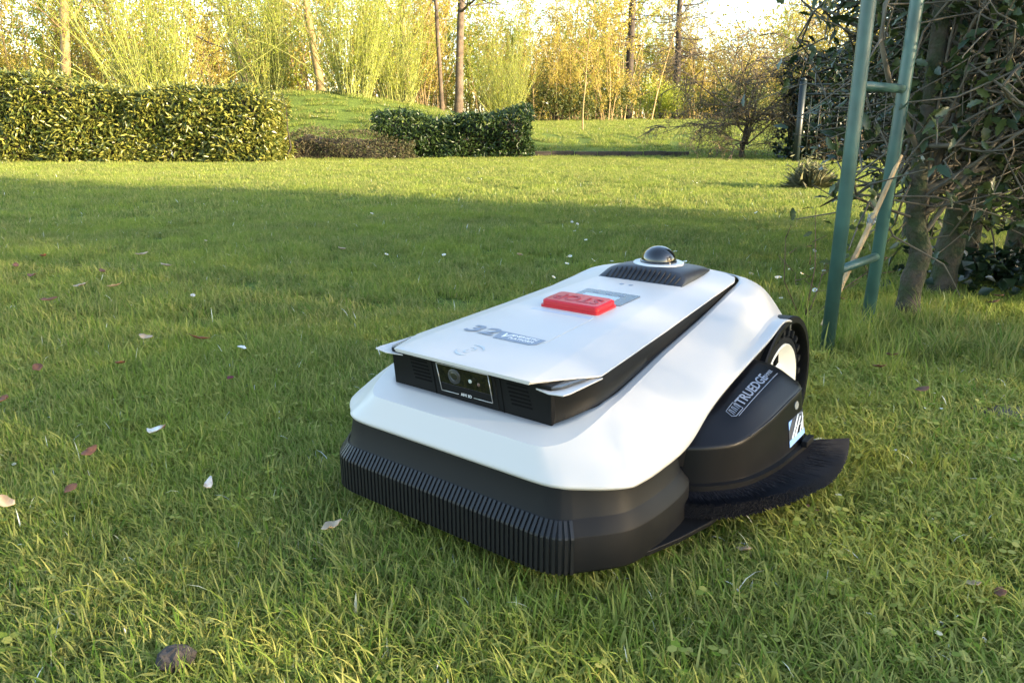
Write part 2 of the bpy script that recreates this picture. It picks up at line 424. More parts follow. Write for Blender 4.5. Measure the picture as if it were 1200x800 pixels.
for a, b in zip(Q, Q[1:] + Q[:1]):
    pa = Vector(on_panel(*a, .0022)); pb = Vector(on_panel(*b, .0022))
    if abs(a[1] - b[1]) < .004 and a[1] < .18:      # bottom line is broken by the small marking
        mb.tube([pa, pa.lerp(pb, .36)], .00055, 5); mb.tube([pa.lerp(pb, .66), pb], .00055, 5)
    else: mb.tube([pa, pb], .00055, 5)
mb.build('outline_trim', silver, head, smooth=True)
prt0 = M('marking_white', (.6, .6, .6), rough=.5)
text_mesh('camera_marking', 'AIVI 3D', .0052, prt0, head, Vector(on_panel(.0005, .1742, .0016)), LX, Vector((-.085, 0, 1)), bold=.0001)
lensmat = M('lens_glass', (.02, .02, .018), rough=.08, coat=.6)
def disc(name, mat, r, z, rad, d, parent, n=20, dome=.001):
    mb = MB()
    mb.loft([[on_panel(r + rad * k_ * math.cos(2 * math.pi * k / n), z + rad * k_ * math.sin(2 * math.pi * k / n), d + dd) for k in range(n)] for k_, dd in ((1, -.0008), (1, .0004), (.75, .0004 + dome * .6), (.3, .0004 + dome))], cap1=True)
    return mb.build(name, mat, parent)
disc('lens_ring', M('lens_ring', (.03, .03, .028), rough=.35), -.0165, .1955, .0098, .0018, camw)
disc('lens', lensmat, -.0165, .1955, .0066, .0022, camw)
disc('sensor_dot', M('sensor_pale', (.42, .45, .40), rough=.3), .0085, .1945, .0026, .0018, camw, 12)
disc('sensor_dot', M('sensor_brown', (.12, .07, .05), rough=.3), .0215, .1930, .0022, .0018, camw, 12)
slotmat = M('slot_shadow', (.004, .004, .004), rough=.9, spec=.1)
for side in (-1, 1):
    for k in range(6):
        z = .2035 - k * .0047; c = .0765 * side + (.0012 * k * (1 if side < 0 else 1)); w = .0145
        P = [(c - w, z + .0011), (c + w, z + .0011), (c + w, z - .0011), (c - w, z - .0011)]
        panel_poly(P, -.0008, .0004).build('vent_slot', slotmat, head, smooth=False)
    seam = .052 if side > 0 else -.0545
    mb = MB(); mb.tube([on_panel(seam, .211, .0002), on_panel(seam + .005, .163, .0002)], .0006, 4); mb.build('panel_seam', slotmat, head, smooth=False)

# --- black side rails running from the head to the rear, between shell and lid
for side in (-1, 1):
    B = [(.0525, .1210, .158), (.0570, .1225, .1600), (.073, .1330, .1650), (.1034, .1470, .1725), (.155, .1440, .1750), (.2185, .1395, .1830), (.274, .1358, .1905), (.332, .1320, .1970), (.408, .1270, .2060), (.486, .1220, .2170), (.533, .1188, .2245), (.578, .1155, .2335)]
    T = [(.0480, .1225, .2085), (.0525, .1245, .2085), (.080, .1385, .2080), (.1165, .1435, .2080), (.155, .1415, .2110), (.2185, .1375, .2150), (.274, .1340, .2190), (.332, .1305, .2235), (.408, .1260, .2290), (.486, .1212, .2355), (.533, .1180, .2395), (.578, .1145, .2420)]
    rows = []
    for t, off in ((0, 0), (.2, .0008), (.25, -.0008), (.6, -.0016), (1, 0)):
        rows.append(cr_([(b[0] + (a[0] - b[0]) * t, (b[1] + (a[1] - b[1]) * t + off) , b[2] + (a[2] - b[2]) * t) for a, b in zip(T, B)], 4))
    mb = MB(); mb.loft([[V(p[0], p[1] * side, p[2]) for p in r_] for r_ in rows], closed=False)
    o = mb.build('side_rail', black, mower, smooth=40)
    # corner lip under the lid and the dark wedge lamp in the gap
    mb = MB(); lp = [(.0470, .103, .2065), (.0395, .125, .2075), (.0395, .1445, .2095), (.0500, .1470, .2095), (.1160, .1475, .2092), (.1100, .1380, .2080), (.080, .125, .2065)]
    mb.loft([[V(x, r * side, z - .0016) for x, r, z in lp], [V(x, r * side, z) for x, r, z in lp]], cap0=True, cap1=True)
    lip = mb.build('corner_lip', white, mower, smooth=False, bevel=.0006)
    mb = MB(); wp = [(.0490, .110), (.0480, .124), (.0560, .1310), (.0960, .1380), (.0900, .126), (.060, .112)]
    mb.loft([[V(x, r * side, .2085 + .0008) for x, r in wp], [V(x, r * side, .2115 + .01 * (x - .045)) for x, r in wp]], cap0=True, cap1=True)
    mb.build('corner_lamp', M('lamp_smoke', (.05, .055, .06), rough=.25), lip, smooth=False)

# --- skirt, chamfer and bumper
BP = [(-.0115, 0), (-.0118, .08), (-.0118, .125), (-.0108, .152), (-.0055, .170), (.0045, .1825), (.0150, .1915), (.035, .2085), (.058, .2225), (.088, .2290), (.125, .2316), (.165, .2305), (.195, .2250), (.212, .214), (.226, .19)]
bpath = cr_([(p[0], -p[1], 0) for p in BP[::-1][:-1]] + [(p[0], p[1], 0) for p in BP], 6)
def off_path(d):
    out = []
    n = len(bpath)
    for i, p in enumerate(bpath):
        t = bpath[min(i + 1, n - 1)] - bpath[max(i - 1, 0)]; t = t / np.linalg.norm(t)
        nrm = np.array([-t[1], t[0], 0])
        if nrm[0] > 0 and abs(p[1]) < .1: nrm = -nrm
        # outward: away from (.3,0)
        if nrm @ (p - np.array([.30, 0, 0])) < 0: nrm = -nrm
        out.append(p + nrm * d)
    return out
prof_ = [(-.030, .123), (-.0185, .1205), (-.0125, .0858), (-.0115, .0845), (-.0008, .0708), (0, .0690), (.0005, .030), (-.002, .0265), (-.018, .0255)]
mb = MB(); mb.loft([[V(q[0], q[1], z) for q in off_path(d)] for d, z in prof_], closed=False)
bump_ = mb.build('bumper', black, mower, smooth=28)
# ribs of the bumper: one shared mesh, bent over the chamfer
mb = MB(); w = .0036
rp = [(-.0085, .0925), (-.0115, .0905), (-.002, .0705), (-.0005, .0695), (-.0000, .0262), (.006, .0262)]
rp = [(.0125, .0820), (.0100, .0852), (-.0012, .0712), (-.0020, .0690), (-.0020, .0285), (0, .0262), (.006, .0262), (.004, .066)]
mb.loft([[(x, -w / 2, z) for x, z in rp], [(x, w / 2, z) for x, z in rp]], cap0=True, cap1=True)
rib_me = mb.mesh('rib', blackmat, smooth=False)
seg = [0]
for i in range(1, len(bpath)): seg.append(seg[-1] + float(np.linalg.norm(bpath[i] - bpath[i - 1])))
mid_i = len(bpath) // 2
def at_s(s):
    s += seg[mid_i]
    for i in range(1, len(seg)):
        if seg[i] >= s:
            t = (s - seg[i - 1]) / (seg[i] - seg[i - 1]); return bpath[i - 1] * (1 - t) + bpath[i] * t, bpath[i] - bpath[i - 1]
nr = 62
for k in range(nr):
    s_ = -.205 + k * (.205 + .187) / (nr - 1)
    p, t = at_s(s_)
    o = obj('rib', rib_me, bump_); o.location = V(p[0], p[1], 0)
    tl = Vector(V(t[0], t[1], 0)).normalized()       # local -y of rib follows the path
    o.rotation_euler = (0, 0, math.atan2(-tl.y, -tl.x) - math.pi / 2)
# chassis that closes the underside
mb = MB(); us = [(.05, .10), (.11, .185), (.20, .205), (.42, .19), (.62, .17), (.64, .0)]
us = [(p[0], -p[1]) for p in us[::-1][1:]] + [(p[0], p[1]) for p in us]
mb.loft([[V(x, r, .045) for x, r in us], [V(x, r, .118) for x, r in us]], cap0=True, cap1=True)
mb.build('chassis', black, mower, smooth=False)
# flat guard fin beside the bumper
mb = MB(); fn = [(.083, .2285), (.135, .2450), (.190, .2575), (.207, .2585), (.216, .2560), (.243, .225), (.25, .20), (.12, .20)]
mb.loft([[V(x, r, .0265) for x, r in fn], [V(x, r, .0325) for x, r in fn]], cap0=True, cap1=True)
mb.build('guard_fin', black, mower, smooth=False, bevel=.001)

# --- dome housing with curved slats, ring, dome
hf = .437
def hz(x): return zc(x)
mb = MB()
def hsec(x, hw, top, zb, e=.62):
    """arched section at x: half width hw, height top above zb"""
    P = []
    n = 16
    for k in range(n + 1):
        a = math.pi * k / n
        c_ = math.cos(a); s_ = math.sin(a)
        P.append(V(x + 0, -hw * math.copysign(abs(c_) ** .75, c_), zb + top * s_ ** e))
    return P
HS = [(.4665, .0745, .0005), (.472, .074, .0075), (.487, .073, .0185), (.493, .0725, .0205), (.525, .0705, .0205), (.565, .067, .0165), (.597, .062, .0100), (.609, .058, .0045), (.613, .054, .0005)]
secs = [hsec(x, hw, t, zc(x) - .001) for x, hw, t in HS]
mb.loft(secs, closed=False)
hous = mb.build('sensor_housing', charcoal, mower, smooth=35)
slat_m = M('slat_black', (.006, .006, .007), rough=.6)
for k in range(15):
    r0 = -.060 + k * .120 / 14
    hgt_ = .0205 * max(0, 1 - (abs(r0) / .0735) ** 2.8) ** .62
    P = []
    for t in np.linspace(.06, .93, 6):      # slat follows the sloping front face, slightly bowed
        x = .4668 + .0215 * t; z = zc(x) - .001 + hgt_ * t ** .9
        P.append((x - .0016 * math.sin(math.pi * t) - .0010, r0 + .003 * math.sin(math.pi * t * .5), z + .0004))
    mbs = MB(); mbs.tube([V(*p) for p in P], [.0006] + [.0019] * 4 + [.0006], 5)
    mbs.build('slat', slat_m, hous, smooth=True)
DX, DR, DZ = .533, .0, zc(.533) + .0190
def lathe(mb, prof2, cx, cr2, cz, n=36):
    mb.loft([[V(cx + r * math.cos(2 * math.pi * k / n), cr2 + r * math.sin(2 * math.pi * k / n), cz + z) for k in range(n)] for r, z in prof2], cap0=True, cap1=True)
mb = MB(); lathe(mb, [(.041, -.008), (.041, .0002), (.0395, .0012), (.030, .0012), (.029, -.002)], DX, DR, DZ); mb.build('dome_ring', M('ring_grey', (.50, .53, .56), rough=.3), hous, smooth=30)
mb = MB(); lathe(mb, [(.0300, -.003), (.0300, .0035), (.0285, .0045)] + [(.0278 * math.cos(a), .0045 + .0225 * math.sin(a)) for a in np.linspace(.02, 1.52, 12)], DX, DR, DZ); mb.build('sensor_dome', gloss, hous, smooth=50)

# --- rear wheels and arches
def wheel(side):
    cx, cz = .557, .078
    r_in, r_out = .150, .207
    RT = .100
    mb = MB()
    n = 48
    def rg(rad, r): return [V(cx + rad * math.cos(2 * math.pi * k / n), r * side, cz + rad * math.sin(2 * math.pi * k / n)) for k in range(n)]
    mb.loft([rg(.078, r_in), rg(.090, r_in), rg(.0925, r_in + .004), rg(.0925, r_out - .006), rg(.088, r_out), rg(.080, r_out + .001), rg(.078, r_out - .004)])
    ty = mb.build('tyre', tyrem, mower, smooth=40)
    mb = MB(); lug_n = 26
    for k in range(lug_n):
        a = 2 * math.pi * k / lug_n
        for h_, (ra, rb) in enumerate(((r_in, .180), (.176, r_out + .001))):
            aa = a + h_ * math.pi / lug_n
            rot = Matrix.Rotation(-aa * 1, 3, 'Y')
            c = Vector(V(cx + .096 * math.cos(aa), (ra + rb) / 2 * side, cz + .096 * math.sin(aa)))
            mb.box(c, (.011, rb - ra, .0085), rot)
    lg = mb.build('tread_lugs', tyrem, ty, smooth=False); lg['kind'] = 'stuff'
    mb = MB()
    mb.loft([rg(.0785, r_out - .03), rg(.0785, r_out + .0005), rg(.0770, r_out + .002), rg(.070, r_out - .0005), rg(.058, r_out - .006), rg(.045, r_out - .007), rg(.040, r_out - .002), rg(.012, r_out - .002)], cap0=True, cap1=True)
    hb = mb.build('wheel_hub', hubwhite, mower, smooth=30)
    for k in range(2):
        a = R(180 * k + 104)
        mb = MB(); mb.box(Vector(V(cx + .060 * math.cos(a), (r_out - .004) * side, cz + .060 * math.sin(a))), (.018, .004, .012), Matrix.Rotation(-a, 3, 'Y'))
        mb.build('hub_slot', slotmat, hb, smooth=False)
    # arch band
    mb = MB(); rows = []
    angs = [R(a) for a in np.linspace(-28, 200, 34)]
    for rad, r in ((.1120, .188), (.1110, .2130), (.1130, .2165), (.1215, .2165), (.1235, .2140), (.1215, .188)):
        rows.append([V(cx + rad * math.cos(a), r * side, cz + rad * math.sin(a)) for a in angs])
    mb.loft(rows, closed=False)
    mb.build('wheel_arch', black, mower, smooth=35)
    mb = MB(); rows = []
    for rad, r in ((.1160, .150), (.02, .149)): rows.append([V(cx + rad * math.cos(a), r * side, cz + rad * math.sin(a)) for a in angs])
    mb.loft(rows, closed=False); mb.build('arch_liner', black, mower, smooth=False)
for s_ in (1, -1): wheel(s_)
for s_ in (1, -1):       # front castors under the deck
    mb = MB(); lathe_pts = [(.012, -.016), (.034, -.016), (.040, -.010), (.040, .010), (.034, .016), (.012, .016)]
    n = 20
    mb.loft([[V(.11 + r * math.cos(2 * math.pi * k / n), (.14 + z) * s_, .020 + r * math.sin(2 * math.pi * k / n)) for k in range(n)] for r, z in lathe_pts], cap0=True, cap1=True)
    cw = mb.build('castor_wheel', blackmat, mower, smooth=40)
    mb = MB(); mb.box(V(.11, .14 * s_, .055), (.02, .05, .02)); mb.build('castor_fork', black, cw, smooth=False)
# dark side panel behind the trimmer, below the rising shell edge
mb = MB()
tp = [(.12, .2125, .119), (.19, .2125, .125), (.25, .2150, .147), (.302, .2150, .161), (.385, .2130, .176), (.45, .2110, .186), (.50, .21, .192)]
bt = [(.12, .2125, .095), (.19, .2100, .09), (.25, .205, .06), (.302, .20, .05), (.385, .195, .05), (.45, .19, .05), (.50, .19, .05)]
for side in (-1, 1):
    mb = MB(); mb.loft([[V(p[0], p[1] * side, p[2]) for p in cr_(L, 4)] for L in (bt, tp)], closed=False)
    mb.build('side_panel', black, mower, smooth=True)

# --- edge trimmer: cover, flange, brush guard, lettering, sticker
bot = [(.203, .185), (.212, .214), (.230, .238), (.268, .2645), (.327, .280), (.390, .2855), (.438, .2865), (.457, .270), (.462, .225), (.452, .185)]
rid = [(.203, .185, .104), (.213, .209, .106), (.231, .233, .107), (.266, .2575, .108), (.324, .2695, .1185), (.390, .2745, .1295), (.434, .2755, .1345), (.452, .261, .138), (.457, .222, .142), (.447, .185, .145)]
top = [(.222, .185, .1225), (.230, .203, .122), (.246, .220, .1215), (.276, .2385, .124), (.328, .249, .1405), (.390, .252, .153), (.420, .2495, .157), (.434, .240, .159), (.437, .215, .163), (.432, .185, .166)]
tp2 = [(.255, .185, .139), (.260, .195, .138), (.272, .203, .138), (.296, .214, .140), (.338, .221, .153), (.385, .223, .163), (.408, .222, .166), (.417, .217, .167), (.418, .203, .169), (.415, .185, .171)]
def up_(P, f, g):  # point between two loops
    return [tuple(a[i] + (b[i] - a[i]) * f for i in range(2)) + ((a[2] if len(a) > 2 else .060) + ((b[2] if len(b) > 2 else .06) - (a[2] if len(a) > 2 else .060)) * f,) for a, b in zip(P, g)]
bot3 = [(x, r, .060) for x, r in bot]
loops = [bot3, up_(bot3, .5, rid), up_(bot3, .90, rid), up_(bot3, .975, rid), up_(rid, .05, top), up_(rid, .16, top), up_(rid, .5, top), up_(rid, .8, top), up_(top, .1, tp2), up_(top, .55, tp2), tp2]
mb = MB(); mb.loft([[V(*q) for q in cr_(L, 5, closed=False)] for L in loops], closed=False)
cap_ = [V(*q) for q in cr_(tp2, 5)]; mb.add(cap_, [tuple(range(len(cap_)))])
trim = mb.build('trimmer_cover', blacksat, mower, smooth=50, merge=1e-5)
# seam bead along the ridge
sp = cr_([(p[0] + .0004, p[1] + .0008, p[2] + .0002) for p in rid[3:7]], 8)[3:]
mb = MB(); mb.tube([V(*q) for q in sp], .0008, 5); mb.build('seam_bead', charcoal, trim)
# flange
fl = [(x + (.33 - x) * -.03, r + .0065 if i not in (0, 9) else r, .060) for i, (x, r) in enumerate(bot)]
mb = MB(); fo = cr_(fl, 5)
mb.loft([[V(p[0], p[1], .0525) for p in fo], [V(p[0], p[1], .0600) for p in fo], [V(*p) for p in cr_([(x, r - .004, .0612) for x, r in bot], 5)]], closed=False)
ff = [V(p[0], p[1], .0525) for p in fo]; mb.add(ff, [tuple(range(len(ff)))])
flg = mb.build('trimmer_flange', black, trim, smooth=30)
mb = MB(); mb.box(V(.425, .2945, .0645), (.030, .008, .009)); mb.build('flange_clip', black, flg, smooth=False, bevel=.001)
# brush base block + bristles
bo = [(.176, .228), (.188, .250), (.212, .274), (.240, .2935), (.296, .320), (.366, .3395), (.416, .3425), (.465, .338), (.500, .3315)]
bi = [(.212, .205), (.216, .222), (.232, .243), (.258, .262), (.300, .276), (.350, .287), (.400, .291), (.432, .291), (.452, .284)]
BO = cr_([(x, r, 0) for x, r in bo], 8); BI = cr_([(x, r, 0) for x, r in bi], 8)
mb = MB(); mb.loft([[V(p[0], p[1], z) for p in ((BI[i] * (1 - f) + BO[i] * f) for i in range(len(BI)))] for f, z in ((0, .054), (.90, .0500), (.93, .046), (.93, .036), (.85, .034), (0, .036))], closed=False)
brush = mb.build('brush_guard', M('bristle_base', (.006, .006, .008), rough=.9, spec=.1), trim, smooth=40)
mb = MB()
for k in range(6500):
    u = random.random() * (len(BI) - 1.001); i = int(u); t = u - i
    a = BI[i] * (1 - t) + BI[i + 1] * t; u2 = min(len(BO) - 1.001, max(0, u + random.uniform(-.6, .6))); j = int(u2); t2 = u2 - j
    b = BO[j] * (1 - t2) + BO[j + 1] * t2
    layer = random.random(); z0 = .054 - .018 * layer; z1 = .0515 - .018 * layer + random.uniform(-.002, .002)
    f0 = random.uniform(.05, .6) if layer < .3 else .6
    e = random.uniform(.93, 1.02)
    p0 = a * (1 - f0) + b * f0; p1 = a * (1 - e) + b * e
    w_ = .00055
    d_ = (p1 - p0); d_ /= np.linalg.norm(d_); s2 = np.array([-d_[1], d_[0], 0]) * w_
    mb.add([V(p0[0] + s2[0], p0[1] + s2[1], z0), V(p0[0] - s2[0], p0[1] - s2[1], z0), V(p1[0], p1[1], z1 + w_), V(p1[0] + s2[0], p1[1] + s2[1], z1 - w_), V(p1[0] - s2[0], p1[1] - s2[1], z1 - w_)], [(0, 1, 4, 2), (0, 2, 3), (2, 4, 3)])
bri = mb.build('bristles', M('bristle_black', (.005, .005, .008), rough=.65, spec=.25), brush, smooth=False, recalc=False); bri['kind'] = 'stuff'
# lettering on the cover: laid along the sloping top
def surf(u, v):
    """u along 0..1 of length, v 0 (ridge) .. 1 (crown) of the top"""
    A = cr_(rid[3:8], 8); B = cr_(top[3:8], 8); C = cr_(tp2[3:8], 8)
    i = u * (len(A) - 1); k = min(int(i), len(A) - 2); t = i - k
    a, b, c = [L[k] * (1 - t) + L[k + 1] * t for L in (A, B, C)]
    return a + (b - a) * min(v * 2, 1) if v < .5 else b + (c - b) * (v * 2 - 1)
prt = M('trimmer_print', (.20, .23, .29), rough=.5)
a = surf(.08, .66); b = surf(.80, .66); up2 = surf(.4, .8) - surf(.4, .45)
a, b, up2 = Vector(V(*a)), Vector(V(*b)), Vector(V(*up2))
xd = (b - a); nrm = xd.cross(up2).normalized()
if nrm.z < 0: nrm = -nrm
up2 = nrm.cross(xd).normalized()
def on_tr(f, g, lift=.0035): return a.lerp(b, f) + up2 * g + nrm * lift
tl_ = text_mesh('trimmer_lettering', 'TRUEDGE', .0178, prt, trim, on_tr(.44, .0), xd, up2, extrude=.0012, bold=.0003, xs=1.0); drape(tl_, trim)
tl_ = text_mesh('trimmer_lettering_small', 'TRIMMER', .0075, prt, trim, on_tr(.80, -.001), xd, up2, extrude=.0012, xs=.95); drape(tl_, trim)
from mathutils.bvhtree import BVHTree
_bm = bmesh.new(); _bm.from_mesh(trim.data); _tree = BVHTree.FromBMesh(_bm); _bm.free()
def tr_s(f, g):
    p = on_tr(f, g); h = _tree.ray_cast(p + nrm * .05, -nrm, .12)
    return (h[0] if h[0] is not None else p) + nrm * .0004
def tr_line(P, w, n=10):
    Q = []
    for (f0, g0), (f1, g1) in zip(P, P[1:]): Q += [tr_s(f0 + (f1 - f0) * k / n, g0 + (g1 - g0) * k / n) for k in range(n + 1)]
    mb.tube(Q, w, 4)
mb = MB(); tr_line([(-.0, -.0095), (.93, -.0095)], .0005, 24); mb.build('underline_print', prt, trim, smooth=False)
mb = MB(); c0, c1 = -.05, .115
tr_line([(c0, -.003), (c0 + .02, .0065), (c1, .0075), (c1 + .012, .003), (c1, -.0072), (c0 + .03, -.0072), (c0, -.003)], .0005, 4)
for q in (.035, .085, .135): tr_line([(c0 + q, -.004), (c0 + q + .012, .0045), (c0 + q + .03, .0045), (c0 + q + .025, -.004)], .0006, 3)
mb.build('badge_print', prt, trim, smooth=False)
# screw cap and warning sticker on the side wall (between bot3 and rid)
def wall(u, v):
    A = cr_(bot3[3:8], 8); B = cr_(rid[3:8], 8); i = u * (len(A) - 1); k = min(int(i), len(A) - 2); t = i - k
    p = (A[k] * (1 - t) + A[k + 1] * t); q = (B[k] * (1 - t) + B[k + 1] * t); return p + (q - p) * v
def wallpoly(name, pts, mat, d0=.0004, d1=.0010):
    w0 = [Vector(V(*wall(u, v))) for u, v in pts]
    n_ = (Vector(V(*wall(.75, .5))) - Vector(V(*wall(.45, .5)))).cross(Vector((0, 0, 1))).normalized()
    if n_.y > 0: n_ = -n_
    mb = MB(); mb.loft([[p + n_ * d0 for p in w0], [p + n_ * d1 for p in w0]], cap0=True, cap1=True)
    return mb.build(name, mat, trim, smooth=False)
wallpoly('screw_cap', [(.60 + .034 * math.cos(t), .80 + .075 * math.sin(t)) for t in np.linspace(0, 2 * math.pi, 16)[:-1]], M('screw_grey', (.22, .22, .2), rough=.6))
stk = wallpoly('warning_sticker', [(.46, .62), (.72, .62), (.73, .16), (.46, .12)], M('sticker_dark', (.05, .055, .07), rough=.4))
wallpoly('sticker_band', [(.457, .24), (.733, .26), (.733, .15), (.457, .11)], stickerblue, .0010, .0014)
wallpoly('sticker_corner', [(.46, .62), (.51, .62), (.46, .46)], stickerblue, .0010, .0014)
for a0, a1 in (((0.501, 0.26), (0.607, 0.63)), ((0.542, 0.26), (0.648, 0.56)), ((0.607, 0.63), (0.697, 0.59)), ((0.558, 0.43), (0.689, 0.41000000000000003)), ((0.697, 0.59), (0.681, 0.27)), ((0.624, 0.28), (0.714, 0.51))):
    wallpoly('sticker_stroke', [(a0[0] - .008, a0[1]), (a0[0] + .010, a0[1] - .01), (a1[0] + .010, a1[1] - .01), (a1[0] - .008, a1[1])], stickerwhite, .0010, .0016)


# ------------------------------------------------------------------ garden arch, stake
def V3(*a): return Vector(a)
gpaint = M('green_paint', rgb('3d5d56'), rough=.42, var=(14, .35), bump=(60, .12, .001))
arch_l = pix(968, 416); arch_l.z = 0
arch_r = pix(1014, 387); arch_r.z = 0
arch = empty('garden_arch', (arch_l + arch_r) / 2); tag(arch, 'green painted tubular metal garden arch with two posts and rungs', 'garden arch')
c0 = Vector(arch.location)
for p_ in (arch_l, arch_r):
    mb = MB(); q = p_ - c0; ln_ = .024 if p_ is arch_r else 0; mb.tube([q + V3(0, 0, -.05), q + V3(.001 + ln_ * .5, 0, .5), q + V3(ln_, .001, 1.2), q + V3(ln_, 0, 2.1)], .0150, 14); mb.build('post', gpaint, arch)
for zz in (.19, .583, .975, 1.37, 1.76):
    mb = MB(); a_ = arch_l - c0; b_ = arch_r - c0; dz = random.uniform(-.004, .004)
    mb.tube([a_ + V3(0, 0, zz + dz), b_ + V3(.024 * min(1, zz), 0, zz)], .0100, 10); mb.build('rung', gpaint, arch)
# the curved top joins the posts to the far side, off to the right
far = V3(.62, -.34, 0)
mb = MB()
for p_ in (arch_l, arch_r):
    q = p_ - c0
    mb.tube([q + V3(0, 0, 2.09)] + [q + far * (.5 - .5 * math.cos(t)) + V3(0, 0, 2.1 + .33 * math.sin(t)) for t in np.linspace(.05, math.pi - .05, 12)], 0.0150, 10)
mb.build('arch_top', gpaint, arch)
for p_ in (arch_l, arch_r):
    mb = MB(); q = p_ - c0 + far; mb.tube([q + V3(0, 0, -.05), q + V3(0, 0, 1.0), q + V3(0, 0, 2.13)], 0.0150, 10); mb.build('post', gpaint, arch)

wood = M('pale_wood', rgb('b99a70'), rough=.7, var=(30, .4), bump=(90, .4, .001))
Ys = (arch_l.y + arch_r.y) / 2
s0 = pix(984, 338, Ys + .02); s1 = pix(1056, 182, Ys + .10)
s0b = s0 + (s0 - s1) * .28
stake = empty('wooden_stake', (s0b.x, s0b.y, 0)); tag(stake, 'thin pale split wooden stake leaning through the green arch', 'stake')
o_ = Vector(stake.location); mb = MB(); mb.tube([s0b - o_, s0.lerp(s1, .4) - o_ + V3(.002, 0, 0), s1 - o_], [.006, .0065, .005], 5); mb.build('shaft', wood, stake, smooth=False)
wire = M('wire_grey', (.25, .27, .27), rough=.4, metal=.7)
mb = MB(); cw = s0.lerp(s1, .52) - o_
for k in range(7):
    a = random.uniform(0, 6.28); mb.tube([cw + V3(.009 * math.cos(a + t), .009 * math.sin(a + t), .01 * math.sin(t * 1.7 + k) + .002 * k - .006) for t in np.linspace(0, 5, 10)], .0011, 4)
mb.build('wire_tie', wire, stake)

# ------------------------------------------------------------------ lawn litter: fallen leaves, petals, daisies
def flat_leaf(seed, L, W, curl, n=6):
    random.seed(seed); v = []; f = []
    for i in range(n + 1):
        t = i / n; w = W * .5 * math.sin(math.pi * min(1, t * .94 + .03)) ** .8 * random.uniform(.85, 1.1); bend = curl * L * (t - .5) ** 2 * 2
        v += [(t * L - L / 2, w, bend + w * random.uniform(.2, .7)), (t * L - L / 2, random.gauss(0, W * .03), bend), (t * L - L / 2, -w, bend + w * random.uniform(.1, .8))]
    for i in range(n): a = i * 3; f += [(a, a + 1, a + 4, a + 3), (a + 1, a + 2, a + 5, a + 4)]
    return v, f
def litter(name, label, cat, px, py, L, W, mat, curl=.5, z=.035, group=None, seed=0, tilt=.35):
    p = pix(px, py, z=z); L *= .85; W *= .85; curl *= .35; z *= .75; v, f = flat_leaf(seed + int(px * 7 + py), L, W, curl)
    me = bpy.data.meshes.new(name); me.from_pydata(v, [], f); me.materials.append(mat); me.polygons.foreach_set('use_smooth', [True] * len(f)); me.update()
    o = obj(name, me); o.location = p + V3(0, 0, hgt(p.x, p.y)); random.seed(int(px + py)); o.rotation_euler = (random.uniform(-tilt, tilt), random.uniform(-tilt, tilt), random.uniform(0, 6.28))
    so = o.modifiers.new('thick', 'SOLIDIFY'); so.thickness = .0006
    tag(o, label, cat, group); return o
rusty = M('leaf_russet', (.19, .075, .035), rough=.7, var=(60, .5)); brown = M('leaf_brown', (.16, .075, .04), rough=.75, var=(60, .5)); tan_ = M('leaf_tan', (.46, .33, .20), rough=.7, var=(60, .4))
palel = M('leaf_pale', (.72, .68, .58), rough=.6, var=(45, .7), c2=(.38, .20, .09)); whitep = M('petal_white', (.80, .78, .76), rough=.6, var=(50, .15)); ash = M('leaf_ash', (.05, .04, .035), rough=.9, var=(70, .6), bump=(80, .6, .003))
litter('fallen_leaf', 'large pale cream leaf with a brown streak lying on the lawn', 'leaf', 183, 502, .046, .028, palel, z=.062, tilt=.12)
litter('fallen_leaf', 'crumpled reddish-brown leaf near the large pale cream leaf', 'leaf', 104, 527, .034, .018, rusty, z=.04, curl=1.1)
litter('fallen_leaf', 'long curled brown and cream leaf sunk in the grass', 'leaf', 243, 566, .050, .013, palel, z=.035, curl=.9)
litter('fallen_leaf', 'small dull brown leaf beside the long curled leaf', 'leaf', 82, 569, .028, .013, brown, z=.035)
mb = MB(); random.seed(9); lp_ = []
for i in range(7):
    ph = math.pi * (i + .5) / 7; lp_.append([V3(math.sin(ph) * math.cos(t), math.sin(ph) * math.sin(t), math.cos(ph)) for t in np.linspace(0, 2 * math.pi, 13)[:-1]])
lp_ = [[V3(p.x * .017, p.y * .013, p.z * .009) * (1 + .45 * mnoise.noise(p * 2.3) + .25 * mnoise.noise(p * 6)) for p in L_] for L_ in lp_]
mb.loft(lp_, cap0=True, cap1=True); o = mb.build('leaf_clump', ash, smooth=False); q_ = pix(207, 770, z=.030); o.location = q_; o.rotation_euler = (.2, .3, .6)
tag(o, 'dark grey crumpled leaf clump sunk in the grass well in front of the mower', 'leaf')
litter('white_petal', 'bright white petal lying alone on the lawn', 'petal', 283, 406, .022, .016, whitep, z=.045)
litter('white_petal', 'white petal with a rusty edge on the lawn', 'petal', 226, 347, .030, .016, palel, z=.04)
litter('fallen_leaf', 'dark red shrivelled leaf on the lawn', 'leaf', 270, 440, .018, .014, M('leaf_wine', (.13, .02, .025), rough=.7), z=.04)
litter('fallen_leaf', 'pale tan curled leaf in the mid lawn', 'leaf', 401, 292, .048, .022, tan_, z=.04, curl=.9)
litter('fallen_leaf', 'rounded pale fungus-like leaf in the mid lawn beyond the mower', 'leaf', 609, 299, .036, .028, tan_, z=.045, curl=1.2)
litter('fallen_twig', 'small pale forked twig lying in the mid lawn', 'twig', 241, 282, .075, .010, tan_, z=.045, curl=.2)
for (px, py) in ((135, 335), (95, 334), (38, 322), (120, 318), (50, 300), (18, 311), (195, 312), (166, 298), (57, 352), (172, 394), (3, 466), (5, 585), (390, 617), (44, 429), (140, 423), (233, 395)):
    litter('fallen_leaf', 'small russet fallen leaf scattered on the lawn', 'leaf', px, py, .052 if py < 400 else .030, .022, random.choice([rusty, brown, rusty, tan_]), z=.052, group='small russet leaves on the lawn', curl=.9)
